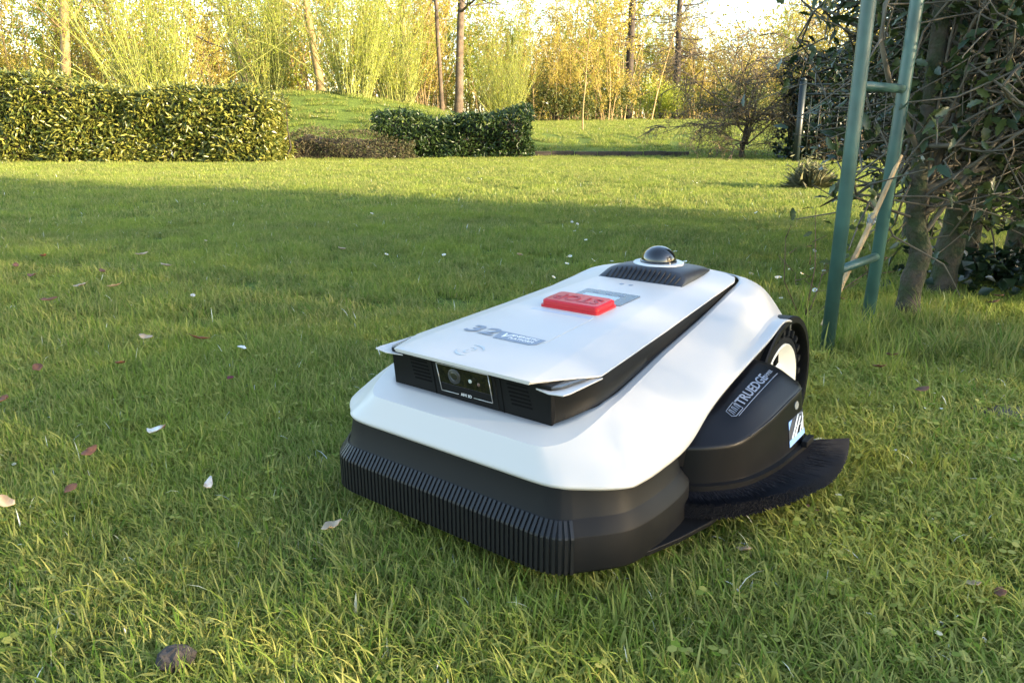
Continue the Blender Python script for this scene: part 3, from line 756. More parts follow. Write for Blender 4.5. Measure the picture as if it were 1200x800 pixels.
for (px, py) in ((842, 604), (900, 597), (950, 597), (1172, 697), (872, 645), (1140, 686)):
    litter('fallen_leaf', 'small brown leaf among the short grass by the trimmer', 'leaf', px, py, .022, .014, random.choice([rusty, brown, tan_]), z=.02, group='brown leaves by the trimmer', curl=.9)
for (px, py) in ((1080, 458), (1030, 430), (1045, 415), (1170, 345), (1165, 352), (985, 350)):
    litter('fallen_leaf', 'reddish dead leaf under the hollies', 'leaf', px, py, .035, .02, random.choice([rusty, brown]), z=.05, group='dead leaves under the hollies', curl=.8)
dais_w = M('daisy_white', (.82, .82, .80), rough=.6); dais_y = M('daisy_yellow', (.62, .42, .03), rough=.6)
def daisy_meshes():
    pm = MB()
    for k in range(11):
        a = k * 2 * math.pi / 11; c_, s_ = math.cos(a), math.sin(a); pm.add([(.0022 * c_, .0022 * s_, 0), (.007 * c_ - .0018 * s_, .007 * s_ + .0018 * c_, .0012), (.0098 * c_, .0098 * s_, .0008), (.007 * c_ + .0018 * s_, .007 * s_ - .0018 * c_, .0012)], [(0, 1, 2, 3)])
    cm = MB(); cm.loft([[(.003 * f_ * math.cos(t), .003 * f_ * math.sin(t), z) for t in np.linspace(0, 6.283, 9)[:-1]] for f_, z in ((1, 0), (.9, .0012), (.4, .002))], cap1=True); return pm.mesh('daisy_petals', dais_w, recalc=False), cm.mesh('daisy_centre', dais_y)
dp_, dc_ = daisy_meshes(); stem_mb = MB(); stem_mb.tube([(0, 0, -.05), (.001, 0, -.02), (0, 0, 0)], .0008, 4); ds_ = stem_mb.mesh('daisy_stem', M('stem_green', (.08, .14, .03), rough=.6))
random.seed(77)
spots = [(781, 263), (955, 340), (985, 308), (925, 317), (913, 326), (940, 322), (965, 318), (915, 350), (1021, 345), (1025, 352), (951, 316), (937, 316), (962, 321)]
spots += [(random.uniform(640, 960), random.uniform(198, 330)) for _ in range(30)] + [(random.uniform(420, 700), random.uniform(205, 300)) for _ in range(6)]
for i, (px, py) in enumerate(spots):
    p = pix(px, py, z=.06); r_ = empty('daisy', p + V3(0, 0, hgt(p.x, p.y)), random.uniform(0, 6)); r_.rotation_euler[0] = random.uniform(.1, .7); sc_ = random.uniform(.55, .95); r_.scale = (sc_,) * 3
    for nm_, me_ in (('petals', dp_), ('centre', dc_), ('stem', ds_)): obj(nm_, me_, r_)
    tag(r_, 'tiny white daisy in the lawn between the mower and the holly border', 'daisy', 'daisies in the lawn')
# dry reddish weed stems by the arch
rs = M('weed_stem', (.11, .06, .04), rough=.8)
wb = pix(942, 378); wd = empty('dead_weed', (wb.x, wb.y, hgt(wb.x, wb.y))); tag(wd, 'dry reddish weed with thin branching stems beside the green arch', 'weed')
for k in range(4):
    mb = MB(); d_ = V3(random.gauss(.04, .07), random.gauss(0, .06), .14 + .05 * k); mb.tube([V3(0, 0, -.01), d_ * .5 + V3(random.gauss(0, .015), 0, 0), d_], [.0016, .0013, .0006], 4)
    for q in range(5): t = random.uniform(.4, 1); mb.tube([d_ * t, d_ * t + V3(random.gauss(0, .03), random.gauss(0, .03), random.uniform(.0, .04))], [.0012, .0006], 4)
    mb.build('stem', rs, wd)
# ------------------------------------------------------------------ vegetation tools
class Leaves:
    """many leaf-shaped faces gathered with numpy: each leaf 6 verts, 2 quads folded along the midrib"""
    def __init__(s): s.P = []; s.n = 0
    def add(s, pos, dirs, ups, length, width, fold=.25, curl=.15):
        pos = np.asarray(pos, float); d = np.asarray(dirs, float); d /= np.linalg.norm(d, axis=1, keepdims=True) + 1e-9
        u = np.asarray(ups, float); sd = np.cross(d, u); sd /= np.linalg.norm(sd, axis=1, keepdims=True) + 1e-9; u = np.cross(sd, d)
        L = np.asarray(length).reshape(-1, 1) * np.ones((len(pos), 1)); W = np.asarray(width).reshape(-1, 1) * np.ones((len(pos), 1)) * .5
        b = pos; m1 = pos + d * L * .45 ; t = pos + d * L - u * L * curl
        l1 = m1 + sd * W + u * W * fold * 2; r1 = m1 - sd * W + u * W * fold * 2
        s.P.append(np.stack([b, l1, t, r1], 1).reshape(-1, 3)); s.n += len(pos)
    def mesh(s, name, mats):
        v = np.concatenate(s.P); n = s.n
        me = bpy.data.meshes.new(name); me.vertices.add(len(v)); me.vertices.foreach_set('co', v.ravel())
        idx = np.arange(n)[:, None] * 4
        tri = np.concatenate([idx + np.array([0, 1, 2]), idx + np.array([0, 2, 3])], 1).reshape(-1, 3)
        me.loops.add(tri.size); me.loops.foreach_set('vertex_index', tri.ravel().astype(np.int32))
        me.polygons.add(len(tri)); me.polygons.foreach_set('loop_start', (np.arange(len(tri)) * 3).astype(np.int32))
        me.materials.append(mats); me.update(calc_edges=True); me.validate()
        return me

def rdir(n, up=0.0, spread=1.0):
    v = rng.normal(size=(n, 3)) * spread; v[:, 2] += up
    return v / (np.linalg.norm(v, axis=1, keepdims=True) + 1e-9)

# ------------------------------------------------------------------ grass
grass_a = LEAF('grass_blade', [(.085, .170, .020), (.155, .285, .028), (.205, .355, .040), (.115, .255, .050), (.26, .375, .048), (.37, .34, .12)], rough=.68, trans=.42, spec=.08, patch=(2.2, (.29, .36, .048), .5))
grass_b = LEAF('moss_clover', [(.13, .22, .025), (.21, .33, .038), (.29, .39, .055), (.42, .39, .12)], rough=.68, trans=.35, spec=.08, patch=(3.0, (.38, .35, .06), .5))
def blade_patch(name, seed, nb, rad, lo, hi, wid, lean, mat, clover=0):
    g = np.random.default_rng(seed); v = []; f = []
    for k in range(nb):
        rr = rad * math.sqrt(g.random()); a = g.random() * 6.283; bx, by = rr * math.cos(a), rr * math.sin(a)
        L = g.uniform(lo, hi) * (g.random() * .5 + .6); az = g.random() * 6.283; ln = abs(g.normal(lean, .6)); W = wid * (g.uniform(.4, 1.2) if g.random() > .12 else g.uniform(1.3, 2.0))
        dx, dy = math.cos(az), math.sin(az); sx, sy = -dy, dx
        tw = g.uniform(-.6, .6); b0 = len(v)
        ang = abs(g.normal(.1, .5)); px, pz = 0., -.004; n = 4
        for i in range(n + 1):
            t = i / n; w = W * (1 - t ** 2.2) * .5 * (.8 + .4 * t if t < .5 else 1)
            c, s_ = math.cos(tw * t), math.sin(tw * t)
            ox, oy = sx * c + dx * s_ * .6, sy * c + dy * s_ * .6
            X, Y = bx + dx * px, by + dy * px
            if i < n: v += [(X + ox * w, Y + oy * w, pz), (X - ox * w, Y - oy * w, pz + .0004)]
            else: v.append((X, Y, pz))
            th = ang + ln * (t + .1) ** 1.3
            px += math.sin(th) * L / n; pz += math.cos(th) * L / n
            if pz < .002: pz = .002 + g.random() * .004
        for i in range(n - 1): f.append((b0 + 2 * i, b0 + 2 * i + 1, b0 + 2 * i + 3, b0 + 2 * i + 2))
        f.append((b0 + 2 * n - 2, b0 + 2 * n - 1, b0 + 2 * n))
    for k in range(clover):
        rr = rad * math.sqrt(g.random()); a = g.random() * 6.283; bx, by = rr * math.cos(a), rr * math.sin(a); z = g.uniform(.008, .028); R0 = g.uniform(.0025, .005)
        for q in range(3):
            a2 = a + q * 2.09; b0 = len(v); cx, cy = bx + R0 * math.cos(a2), by + R0 * math.sin(a2); tz = g.uniform(-.3, .3)
            pts = [(cx + R0 * .85 * math.cos(t), cy + R0 * .85 * math.sin(t), z + R0 * tz * math.cos(t - a2)) for t in np.linspace(0, 6.283, 7)[:-1]]
            v += pts; f.append(tuple(range(b0, b0 + 6)))
    me = bpy.data.meshes.new(name); me.from_pydata(v, [], f); me.materials.append(mat)
    me.polygons.foreach_set('use_smooth', [True] * len(f)); me.update()
    return me
def hidden_coll(name, meshes):
    c = bpy.data.collections.new(name)
    for i, me in enumerate(meshes):
        o = bpy.data.objects.new('%s_%02d' % (name, i), me); c.objects.link(o)
    return c
near_c = hidden_coll('turf_near', [blade_patch('turf_near', 10 + i, 230, .062, .022, .054, .0022, 1.15, grass_a) for i in range(9)])
moss_c = hidden_coll('turf_short', [blade_patch('turf_short', 40 + i, 230, .062, .018, .048, .0024, 1.5, grass_b, clover=(0, 0, 0, 3, 5, 4)[i]) for i in range(6)])
far_c = hidden_coll('turf_far', [blade_patch('turf_far', 60 + i, 190, .10, .025, .05, .0036, .95, grass_a) for i in range(5)])
tall_c = hidden_coll('turf_tall', [blade_patch('turf_tall', 80 + i, 55, .05, .10, .24, .0042, .95, grass_a) for i in range(5)])

def scatter(name, pts, coll, nvar, label):
    """pts: list of (x, y, z, scale, tilt)"""
    me = bpy.data.meshes.new(name); me.from_pydata([p[:3] for p in pts], [], [])
    n = len(pts)
    a = me.attributes.new('scl', 'FLOAT', 'POINT'); a.data.foreach_set('value', [p[3] for p in pts])
    a = me.attributes.new('rot', 'FLOAT_VECTOR', 'POINT'); rv = np.zeros((n, 3)); rv[:, 2] = rng.uniform(0, 6.283, n); rv[:, :2] = rng.normal(0, .10, (n, 2)); a.data.foreach_set('vector', rv.ravel())
    a = me.attributes.new('var', 'INT', 'POINT'); a.data.foreach_set('value', rng.integers(0, nvar, n).astype(np.int32))
    o = obj(name, me); tag(o, label, kind='stuff')
    ng = bpy.data.node_groups.new(name, 'GeometryNodeTree')
    ng.interface.new_socket('Geometry', in_out='INPUT', socket_type='NodeSocketGeometry'); ng.interface.new_socket('Geometry', in_out='OUTPUT', socket_type='NodeSocketGeometry')
    N = ng.nodes; L = ng.links
    gi = N.new('NodeGroupInput'); go = N.new('NodeGroupOutput'); ip = N.new('GeometryNodeInstanceOnPoints'); ci = N.new('GeometryNodeCollectionInfo')
    ci.inputs['Collection'].default_value = coll; ci.inputs['Separate Children'].default_value = True; ci.inputs['Reset Children'].default_value = True
    def att(nm, ty):
        q = N.new('GeometryNodeInputNamedAttribute'); q.data_type = ty; q.inputs['Name'].default_value = nm; return q.outputs['Attribute']
    L.new(gi.outputs[0], ip.inputs['Points']); L.new(ci.outputs[0], ip.inputs['Instance']); ip.inputs['Pick Instance'].default_value = True
    L.new(att('var', 'INT'), ip.inputs['Instance Index']); L.new(att('scl', 'FLOAT'), ip.inputs['Scale'])
    e2r = N.new('FunctionNodeEulerToRotation'); L.new(att('rot', 'FLOAT_VECTOR'), e2r.inputs[0]); L.new(e2r.outputs[0], ip.inputs['Rotation'])
    L.new(ip.outputs[0], go.inputs[0])
    md = o.modifiers.new('scatter', 'NODES'); md.node_group = ng
    return o

def to_mower(x, y):
    dx, dy = x - MO.x, y - MO.y; c, s_ = math.cos(YAW), math.sin(YAW)
    return dx * s_ + dy * c, dx * c - dy * s_        # x back, r right
def under_mower(x, y):
    mx, mr = to_mower(x, y)
    if 0.012 < mx < .63 and abs(mr) < .205: return True
    return .19 < mx < .47 and 0 < mr < .27
def mossy(x, y):
    # short grass where the mower has trimmed: to the right of the machine
    v = sm((x - .10 - .25 * (y - .8)) / .35) * (1 - sm((y - 1.45) / .35))
    return v + .25 * mnoise.noise((x * 3, y * 3, 1.7))
near, short, mid, tall = [], [], [], []
def fan(n, d0, d1, half=44):
    for k in range(n):
        d = math.sqrt(random.uniform(d0 * d0, d1 * d1)); a = R(random.uniform(-half, half)); yield d * math.sin(a), d * math.cos(a)
for x, y in list(fan(2500, .28, 2.0, 47)):
    um = under_mower(x, y)
    sc = random.uniform(.75, 1.15) * (.88 + .35 * mnoise.noise((x * 2.1, y * 2.1, .3)))
    if um: short.append((x, y, hgt(x, y), .62, 0)); continue
    if random.random() < mossy(x, y): short.append((x, y, hgt(x, y), random.uniform(.8, 1.2), 0)); continue
    near.append((x, y, hgt(x, y), sc, 0))
    if random.random() < .45: short.append((x + random.gauss(0, .03), y + random.gauss(0, .03), hgt(x, y), random.uniform(.7, 1.0), 0))
for x, y in list(fan(4400, 1.9, 4.6)):
    near.append((x, y, hgt(x, y), random.uniform(.85, 1.25) * (.9 + .3 * mnoise.noise((x * 1.6, y * 1.6, .3))), 0))
for x, y in list(fan(9000, 4.2, 12.3, 42)):
    mid.append((x, y, hgt(x, y), random.uniform(.8, 1.2), 0))
for x, y in list(fan(9000, 12.3, 34, 38)):
    mid.append((x, y, hgt(x, y), random.uniform(1.3, 2.2), 0))
# longer tufts round the arch feet and the holly trunks
for (px, py, n, sp) in ((975, 412, 10, .07), (1012, 398, 8, .08), (1080, 395, 9, .16), (1150, 400, 12, .18), (1060, 425, 9, .12), (1190, 430, 10, .15), (1110, 440, 6, .14), (1230, 420, 10, .2), (940, 380, 5, .08)):
    c_ = pix(px, py)
    for k in range(n):
        x, y = c_.x + random.gauss(0, sp), c_.y + random.gauss(0, sp); tall.append((x, y, hgt(x, y), random.uniform(.35, .72), 0))
scatter('long_blade_grass', near, near_c, 9, 'green uneven lawn grass around the white mower')
scatter('short_grass', short, moss_c, 6, 'short mossy trimmed grass with clover beside the trimmer brush')
scatter('distant_grass', mid, far_c, 5, 'lawn grass stretching back to the hedges')
scatter('grass_tufts', tall, tall_c, 5, 'longer grass tufts round the arch posts and trunks')

# ------------------------------------------------------------------ hedges
laurel = LEAF('laurel_leaf', [(.045, .075, .012), (.12, .15, .022), (.20, .22, .035), (.075, .11, .02), (.27, .26, .05)], rough=.32, trans=.22, spec=.5)
laurel_dk = LEAF('laurel_dark_leaf', [(.025, .046, .010), (.055, .085, .018), (.09, .115, .026), (.035, .062, .014)], rough=.38, trans=.2, spec=.4)
heath = LEAF('heath_leaf', [(.06, .08, .02), (.10, .10, .03), (.06, .095, .02), (.12, .085, .045)], rough=.6, trans=.25)
corebark = M('hedge_twigs', (.035, .028, .018), rough=.9, var=(20, .5))
def hedge(name, label, x0, x1, y, depth, h, mat, n, leaf, cat='hedge', rise=0, seed=3, ends=(1, 1), ratio=.34):
    g = np.random.default_rng(seed)
    cx = (x0 + x1) / 2; root = empty(name, (cx, y, hgt(cx, y))); tag(root, label, cat)
    L = Leaves(); W = (x1 - x0) / 2
    def topz(x): return h + .07 * np.sin(x * 2.3 + seed) + .035 * np.sin(x * 7.1 + 1.3 * seed) + rise * x / (2 * W)
    def bulge(x, z): return .05 * np.sin(x * 3.1 + z * 4 + seed) + .04 * np.sin(x * 8.7 - z * 6.1)
    # front face, top, ends; three depth layers
    nf = int(n * .62); x = g.uniform(-W, W, nf); z = g.uniform(.02, 1, nf); zt = topz(x); rnd = np.clip((z - .86) / .14, 0, 1)
    yy = -depth / 2 + bulge(x, z) + g.exponential(.055, nf) + rnd ** 2 * .10
    pos = np.stack([x, yy, z * zt], 1)
    d = np.stack([g.normal(0, .75, nf), -.55 + g.normal(0, .35, nf), g.normal(.15, .65, nf)], 1)
    u = np.stack([g.normal(0, .4, nf), g.normal(-.5, .3, nf), .8 + g.normal(0, .3, nf)], 1)
    L.add(pos, d, u, g.uniform(.7, 1.2, nf) * leaf, g.uniform(.8, 1.2, nf) * leaf * ratio)
    nt = int(n * .24); x = g.uniform(-W, W, nt); y_ = g.uniform(-depth / 2, depth / 2, nt)
    pos = np.stack([x, y_, topz(x) - g.exponential(.04, nt) + .02 + .05 * (g.random(nt) < .08)], 1)
    L.add(pos, np.stack([g.normal(0, .8, nt), g.normal(0, .6, nt), g.normal(.5, .4, nt)], 1), np.tile([0, -.4, 1.], (nt, 1)) + g.normal(0, .3, (nt, 3)), g.uniform(.7, 1.2, nt) * leaf, leaf * ratio)
    ne = n - nf - nt; sgn = np.where(g.random(ne) < .5, -1, 1); z = g.random(ne)
    pos = np.stack([sgn * (W - g.exponential(.06, ne) + .04 * np.sin(z * 9)), g.uniform(-depth / 2, depth / 2, ne), z * topz(sgn * W)], 1)
    L.add(pos, np.stack([sgn * .7 + g.normal(0, .4, ne), g.normal(-.3, .6, ne), g.normal(.2, .6, ne)], 1), np.stack([g.normal(0, .4, ne), g.normal(-.4, .4, ne), np.ones(ne)], 1), g.uniform(.7, 1.2, ne) * leaf, leaf * ratio)
    fo = obj('foliage', L.mesh('foliage', mat), root); fo['kind'] = 'stuff'
    mb = MB()
    for k in range(int(W * 2 * 7)):
        bx = random.uniform(-W, W); P = [V3(bx, random.uniform(-.1, .1), -.05)]
        for i in range(4): P.append(P[-1] + V3(random.gauss(0, .09), random.gauss(0, .07), h * .24))
        mb.tube(P, [.018, .014, .01, .007, .004], 4)
    # woody inner mass so daylight does not shine straight through
    xs_ = np.linspace(-W + .12, W - .12, max(8, int(W * 10)))
    rows = []
    for f_y, f_z in ((-.5, 0), (-.5, .7), (-.3, .9), (.3, .9), (.5, .7), (.5, 0)):
        rows.append([V3(x_, f_y * (depth - .24), f_z * (float(topz(x_)) - .06) + .03 * math.sin(x_ * 11)) for x_ in xs_])
    mb.loft(rows, closed=False)
    mb.build('branches', corebark, root, smooth=False)
    return root
A_ = pix(-60, 193); B_ = pix(318, 191)
hedge('laurel_hedge', 'tall clipped laurel hedge with glossy yellow-green leaves at the left lawn edge', -8.6, -3.2, 10.75, 1.0, 1.02, laurel, 21000, .092, seed=3, rise=-.36)
hedge('laurel_hedge', 'low dark laurel hedge in front of the tree with twin trunks', -2.02, .27, 12.0, .9, .64, laurel_dk, 6500, .085, seed=5)
hedge('heather_border', 'low brownish heather border between the two laurel hedges', -3.75, -1.45, 11.55, .6, .34, heath, 5200, .05, cat='shrub border', seed=8, ratio=.25)

# ------------------------------------------------------------------ trees
bark = M('bark_brown', (.12, .085, .055), rough=.9, var=(9, .5), bump=(40, .6, .01))
bark_gold = M('bark_ochre', (.30, .21, .09), rough=.85, var=(6, .45))
bark_dark = M('bark_dark', (.06, .045, .032), rough=.9, var=(9, .5), bump=(40, .6, .01))
bark_rod = M('willow_rod', (.24, .26, .06), rough=.7, var=(5, .4))
spring = LEAF('spring_leaf', [(.40, .42, .05), (.32, .37, .045), (.48, .44, .08), (.26, .32, .04)], rough=.5, trans=.5, spec=.3)
spring_g = LEAF('spring_gold', [(.50, .40, .08), (.44, .38, .06), (.54, .42, .13), (.36, .31, .06)], rough=.55, trans=.5, spec=.3)
larchleaf = LEAF('larch_bud', [(.26, .20, .06), (.20, .22, .05), (.32, .22, .08)], rough=.6, trans=.4)

def put(root_name, label, cat, x, y, parts, rz=0, s=1, group=None, sink=.05):
    root = empty(root_name, (x, y, hgt(x, y) - sink), rz); root.scale = (s, s, s); tag(root, label, cat, group)
    for nm, me, kd in parts:
        o = obj(nm, me, root)
        if kd: o['kind'] = kd
    return root

def willow_parts(seed, nrod, H, spread, leafmat, rodmat, lpr=36):
    random.seed(seed); mb = MB(); L = Leaves(); tr = MB()
    tr.tube([V3(0, 0, -.1), V3(.02, 0, .08), V3(0, .02, .16)], [.16, .14, .10], 8)
    for k in range(nrod):
        a = random.uniform(0, 6.283); t0 = abs(random.gauss(0, spread)); h = H * random.uniform(.45, 1.08); ro = .42 * math.sqrt(random.random())
        b = V3(math.cos(a) * ro, math.sin(a) * ro, random.uniform(-.05, .12))
        P = [b]; th = t0 + .05; az = a + random.gauss(0, .5); cv = random.gauss(.92, .13)
        for i in range(6):
            th = max(.02, th * cv); az += random.gauss(0, .15); P.append(P[-1] + V3(math.cos(az) * math.sin(th) + random.gauss(0, .05), math.sin(az) * math.sin(th) + random.gauss(0, .05), math.cos(th)) * h / 6)
        r0 = random.uniform(.006, .014); mb.tube(P, [r0, r0 * .85, r0 * .7, r0 * .55, r0 * .4, r0 * .28, .002], 3, cap=False)
        n = lpr; ts = np.random.default_rng(seed * 100 + k).uniform(.12, 1, n) * 5.99
        Pa = np.array([tuple(p) for p in P]); i0 = ts.astype(int); fr = (ts - i0)[:, None]; pos = Pa[i0] * (1 - fr) + Pa[np.minimum(i0 + 1, 6)] * fr
        d = rdir(n, .6, .8); L.add(pos + rdir(n) * .05, d, rdir(n), rng.uniform(.035, .08, n), .018)
        for q in range(4):      # side shoots
            i = random.randint(1, 5); p = P[i]; dd = V3(random.gauss(0, .45), random.gauss(0, .45), 1).normalized() * random.uniform(.25, .7); mb.tube([p, p + dd * .5 + V3(random.gauss(0, .03), 0, 0), p + dd], [.005, .0035, .002], 3, cap=False)
            L.add(np.array([tuple(p + dd * t) for t in (.4, .6, .8, 1)]), rdir(4, .6), rdir(4), rng.uniform(.035, .08, 4), .018)
    return [('stool', tr.mesh('willow_stool', bark), None), ('rods', mb.mesh('willow_rods', rodmat, recalc=False), 'stuff'), ('leaves', L.mesh('willow_leaves', leafmat), 'stuff')]

def tree_parts(seed, H, r0, first, nl, leafmat, barkmat, leaf=.06, nleaf=2600, lean=.03, twin=False, upness=.8, flat=1.0):
    random.seed(seed); tr = MB(); cr = MB(); L = Leaves(); tips = []
    def limb(mb, p, d, ln, r, depth):
        P = [p]; n = 5 if depth < 2 else 3
        for i in range(n):
            d = (d + V3(random.gauss(0, .13), random.gauss(0, .13), random.gauss(.05 * upness, .10))).normalized(); P.append(P[-1] + d * ln / n)
        mb.tube(P, [r * (1 - .8 * i / n) for i in range(n + 1)], 5 if depth == 0 else 3, cap=False)
        if depth < 2:
            for k in range(6 if depth == 0 else 5):
                i = random.randint(1, n); dd = (d * .6 + V3(random.gauss(0, .6), random.gauss(0, .6), random.gauss(.25 * upness, .4))).normalized()
                limb(cr, P[i], dd, ln * random.uniform(.35, .6), r * .45, depth + 1)
        else: tips.extend(P[1:])
    for tk in range(2 if twin else 1):
        p = V3(-.33 * tk, .1 * tk, 0); P = [p + V3(0, 0, -.15)]; d = V3(lean, 0, 1)
        N_ = 14; rr = r0 * (1 if tk == 0 else .55)
        for i in range(N_):
            d = (d + V3(random.gauss(0, .035), random.gauss(0, .035), 0)).normalized(); P.append(P[-1] + d * H / N_)
        tr.tube(P, [rr * (1.35 if i == 0 else 1) * (1 - .85 * i / N_) for i in range(N_ + 1)], 8)
        for k in range(nl):
            t = first + (1 - first) * (k + random.random()) / nl; i = t * N_; j = min(int(i), N_ - 1); q = P[j].lerp(P[j + 1], i - j)
            a = random.uniform(0, 6.283); dd = V3(math.cos(a), math.sin(a), random.uniform(.1, .9) * upness).normalized()
            limb(tr if t < .5 else cr, q, dd, H * random.uniform(.12, .26) * (1.15 - t * .6) * flat, rr * .32, 0)
    T = np.array([tuple(t) for t in tips]); n = nleaf; idx = rng.integers(0, len(T), n)
    L.add(T[idx] + rng.normal(0, .10, (n, 3)), rdir(n, .3), rdir(n), rng.uniform(.6, 1.3, n) * leaf, leaf * .45)
    return [('trunk', tr.mesh('tree_trunk', barkmat, recalc=False), None), ('crown', cr.mesh('tree_branches', barkmat, recalc=False), 'stuff'), ('leaves', L.mesh('tree_leaves', leafmat), 'stuff')]

def larch_parts(seed, H, r0, leafmat, barkmat):
    random.seed(seed); tr = MB(); cr = MB(); L = Leaves(); P = [V3(0, 0, -.15)]
    for i in range(12): P.append(P[-1] + V3(random.gauss(0, .02), random.gauss(0, .02), H / 12))
    tr.tube(P, [r0 * (1 - .9 * i / 12) for i in range(13)], 8)
    pos = []
    for k in range(80):
        t = random.uniform(.10, .98); z = t * H; a = random.uniform(0, 6.283); ln = (1.15 - t) * H * .22 * random.uniform(.5, 1.1) + .2
        i = t * 12; j = min(int(i), 11); q = P[j].lerp(P[j + 1], i - j); B = [q]
        for s_ in range(5): B.append(B[-1] + V3(math.cos(a + random.gauss(0, .15)), math.sin(a + random.gauss(0, .15)), -.22 + .14 * s_ + random.gauss(0, .1)) * ln / 5)
        cr.tube(B, [.03, .024, .018, .012, .008, .003], 3, cap=False)
        for s_ in range(9):
            b = B[random.randint(1, 5)]; e = b + V3(random.gauss(0, .2), random.gauss(0, .2), -random.uniform(.05, .4)); cr.tube([b, e], [.006, .002], 3, cap=False); pos += [tuple(b.lerp(e, random.random())) for _ in range(3)]
    T = np.array(pos); n = len(T); L.add(T, rdir(n), rdir(n), rng.uniform(.03, .06, n), .03)
    return [('trunk', tr.mesh('larch_trunk', barkmat, recalc=False), None), ('branches', cr.mesh('larch_branches', barkmat, recalc=False), 'stuff'), ('buds', L.mesh('larch_buds', leafmat), 'stuff')]

def thicket_parts(seed, nst, H, W, leafmat, barkmat, nleaf, leaf=.07):
    random.seed(seed); mb = MB(); L = Leaves(); T = []
    for k in range(nst):
        p = V3(random.uniform(-W, W), random.uniform(-.8, .8), -.1); h = H * random.uniform(.5, 1.1); d = V3(random.gauss(0, .12), random.gauss(0, .12), 1).normalized(); P = [p]
        for i in range(6): d = (d + V3(random.gauss(0, .07), random.gauss(0, .07), .03)).normalized(); P.append(P[-1] + d * h / 6)
        r = random.uniform(.012, .035); mb.tube(P, [r * (1 - .14 * i) for i in range(7)], 3, cap=False)
        for q in range(9):
            b = P[random.randint(1, 6)]; dd = (d + V3(random.gauss(0, .5), random.gauss(0, .5), .1)).normalized() * random.uniform(.3, 1.1)
            e = b + dd; mb.tube([b, b + dd * .5 + V3(random.gauss(0, .04), 0, 0), e], [.009, .006, .003], 3, cap=False); T += [tuple(b.lerp(e, t)) for t in (.3, .5, .7, .85, 1)]
            for w in range(2):
                e2 = b + dd * random.uniform(.3, .9); e3 = e2 + V3(random.gauss(0, .2), random.gauss(0, .2), random.uniform(0, .35)); mb.tube([e2, e3], [.005, .002], 3, cap=False); T.append(tuple(e3))
    T = np.array(T); idx = rng.integers(0, len(T), nleaf); L.add(T[idx] + rng.normal(0, .06, (nleaf, 3)), rdir(nleaf, .4), rdir(nleaf), rng.uniform(.6, 1.3, nleaf) * leaf, leaf * .4)
    return [('stems', mb.mesh('thicket_stems', barkmat, recalc=False), 'stuff'), ('leaves', L.mesh('thicket_leaves', leafmat), 'stuff')]

def at(px, Y):  # x for a pixel column at ground distance Y (near eye level)
    return (px - 600) / 885.19 * Y * .98

W1 = willow_parts(11, 130, 4.6, .62, spring, bark_rod, 44)
W2 = willow_parts(12, 110, 3.6, .30, spring, bark_rod)
W3 = willow_parts(13, 120, 3.2, .42, spring, bark_rod)
put('pollard_willow', 'broad fan of yellow-green willow rods behind the tall laurel hedge', 'willow', at(192, 14.6), 14.6, W1)
put('pollard_willow', 'narrow upright willow clump at the right end of the tall hedge', 'willow', at(318, 16.5), 16.5, W2, 1.1, 1.0)
put('pollard_willow', 'bushy willow on the crest of the grass bank', 'willow', at(418, 16.2), 16.2, W3, 2.0, 1.0)
put('pollard_willow', 'smaller willow beside the twin-trunked tree on the bank', 'willow', at(470, 17.5), 17.5, W3, 4.0, .9)
put('pollard_willow', 'golden willow clump behind the low dark hedge', 'willow', at(590, 20), 20, W2, .4, .8)
T1 = tree_parts(21, 9, .10, .26, 26, spring, bark, twin=True, nleaf=5000)
T2 = tree_parts(22, 8, .10, .12, 26, spring_g, bark, nleaf=6000)
T3 = tree_parts(23, 10, .12, .14, 28, spring, bark_gold, nleaf=8000)
put('twin_trunk_tree', 'tall tree with twin brown trunks rising behind the low dark hedge', 'tree', at(538, 17.5), 17.5, T1, .1)
put('bare_tree', 'ochre-barked tree behind the left part of the tall hedge', 'tree', at(92, 17), 17, T3, 1.0, .9)
put('bare_tree', 'slender tree at the hedge end beside the fan willow', 'tree', at(12, 19), 19, T2, 2.0, 1)
put('bare_tree', 'bare branching tree between the willow clumps on the bank', 'tree', at(300, 21), 21, T2, 3.0, 1)
put('bare_tree', 'leafy tree behind the bank willows', 'tree', at(385, 22), 22, T3, 4.2, 1)
put('bare_tree', 'pale tree with fine buds behind the golden willow clump', 'tree', at(480, 24), 24, T3, 5.2, 1)
put('sapling', 'thin young sapling standing alone on the sunlit field', 'tree', at(682, 18), 18, tree_parts(25, 3.6, .022, .3, 14, spring, bark_gold, nleaf=260, leaf=.05, flat=.6), .3)
LA = larch_parts(31, 12, .19, larchleaf, bark_dark)
put('larch_tree', 'dark larch with tiers of drooping branches beyond the sunlit field', 'tree', at(733, 31), 31, LA)
put('larch_tree', 'second larch nearer the drooping bare shrub', 'tree', at(787, 34), 34, LA, 1.9, .92)
TH = [thicket_parts(41 + i, 30, 5.5, 2.2, (spring_g, spring, spring_g)[i], bark_gold, 14000, .09) for i in range(3)]
k = 0
for (px, Y, s) in ((-20, 24, 1), (60, 27, 1.1), (150, 25, .9), (250, 26, 1.1), (340, 29, 1.1), (430, 28, 1.0), (500, 30, 1.0), (560, 31, 1.0), (625, 33, .75), (690, 30, 1.1), (740, 38, 1.1), (800, 36, 1.0), (850, 34, .75), (910, 38, .8), (980, 36, 1.2), (1060, 34, 1.2), (1150, 36, 1.2), (665, 27, .7), (590, 38, .9), (700, 42, 1.0)):
    put('golden_thicket', 'thicket of bare golden stems and young leaves at the wood edge', 'thicket', at(px, Y), Y, TH[k % 3], k * 1.3, s, 'golden thickets along the wood edge'); k += 1
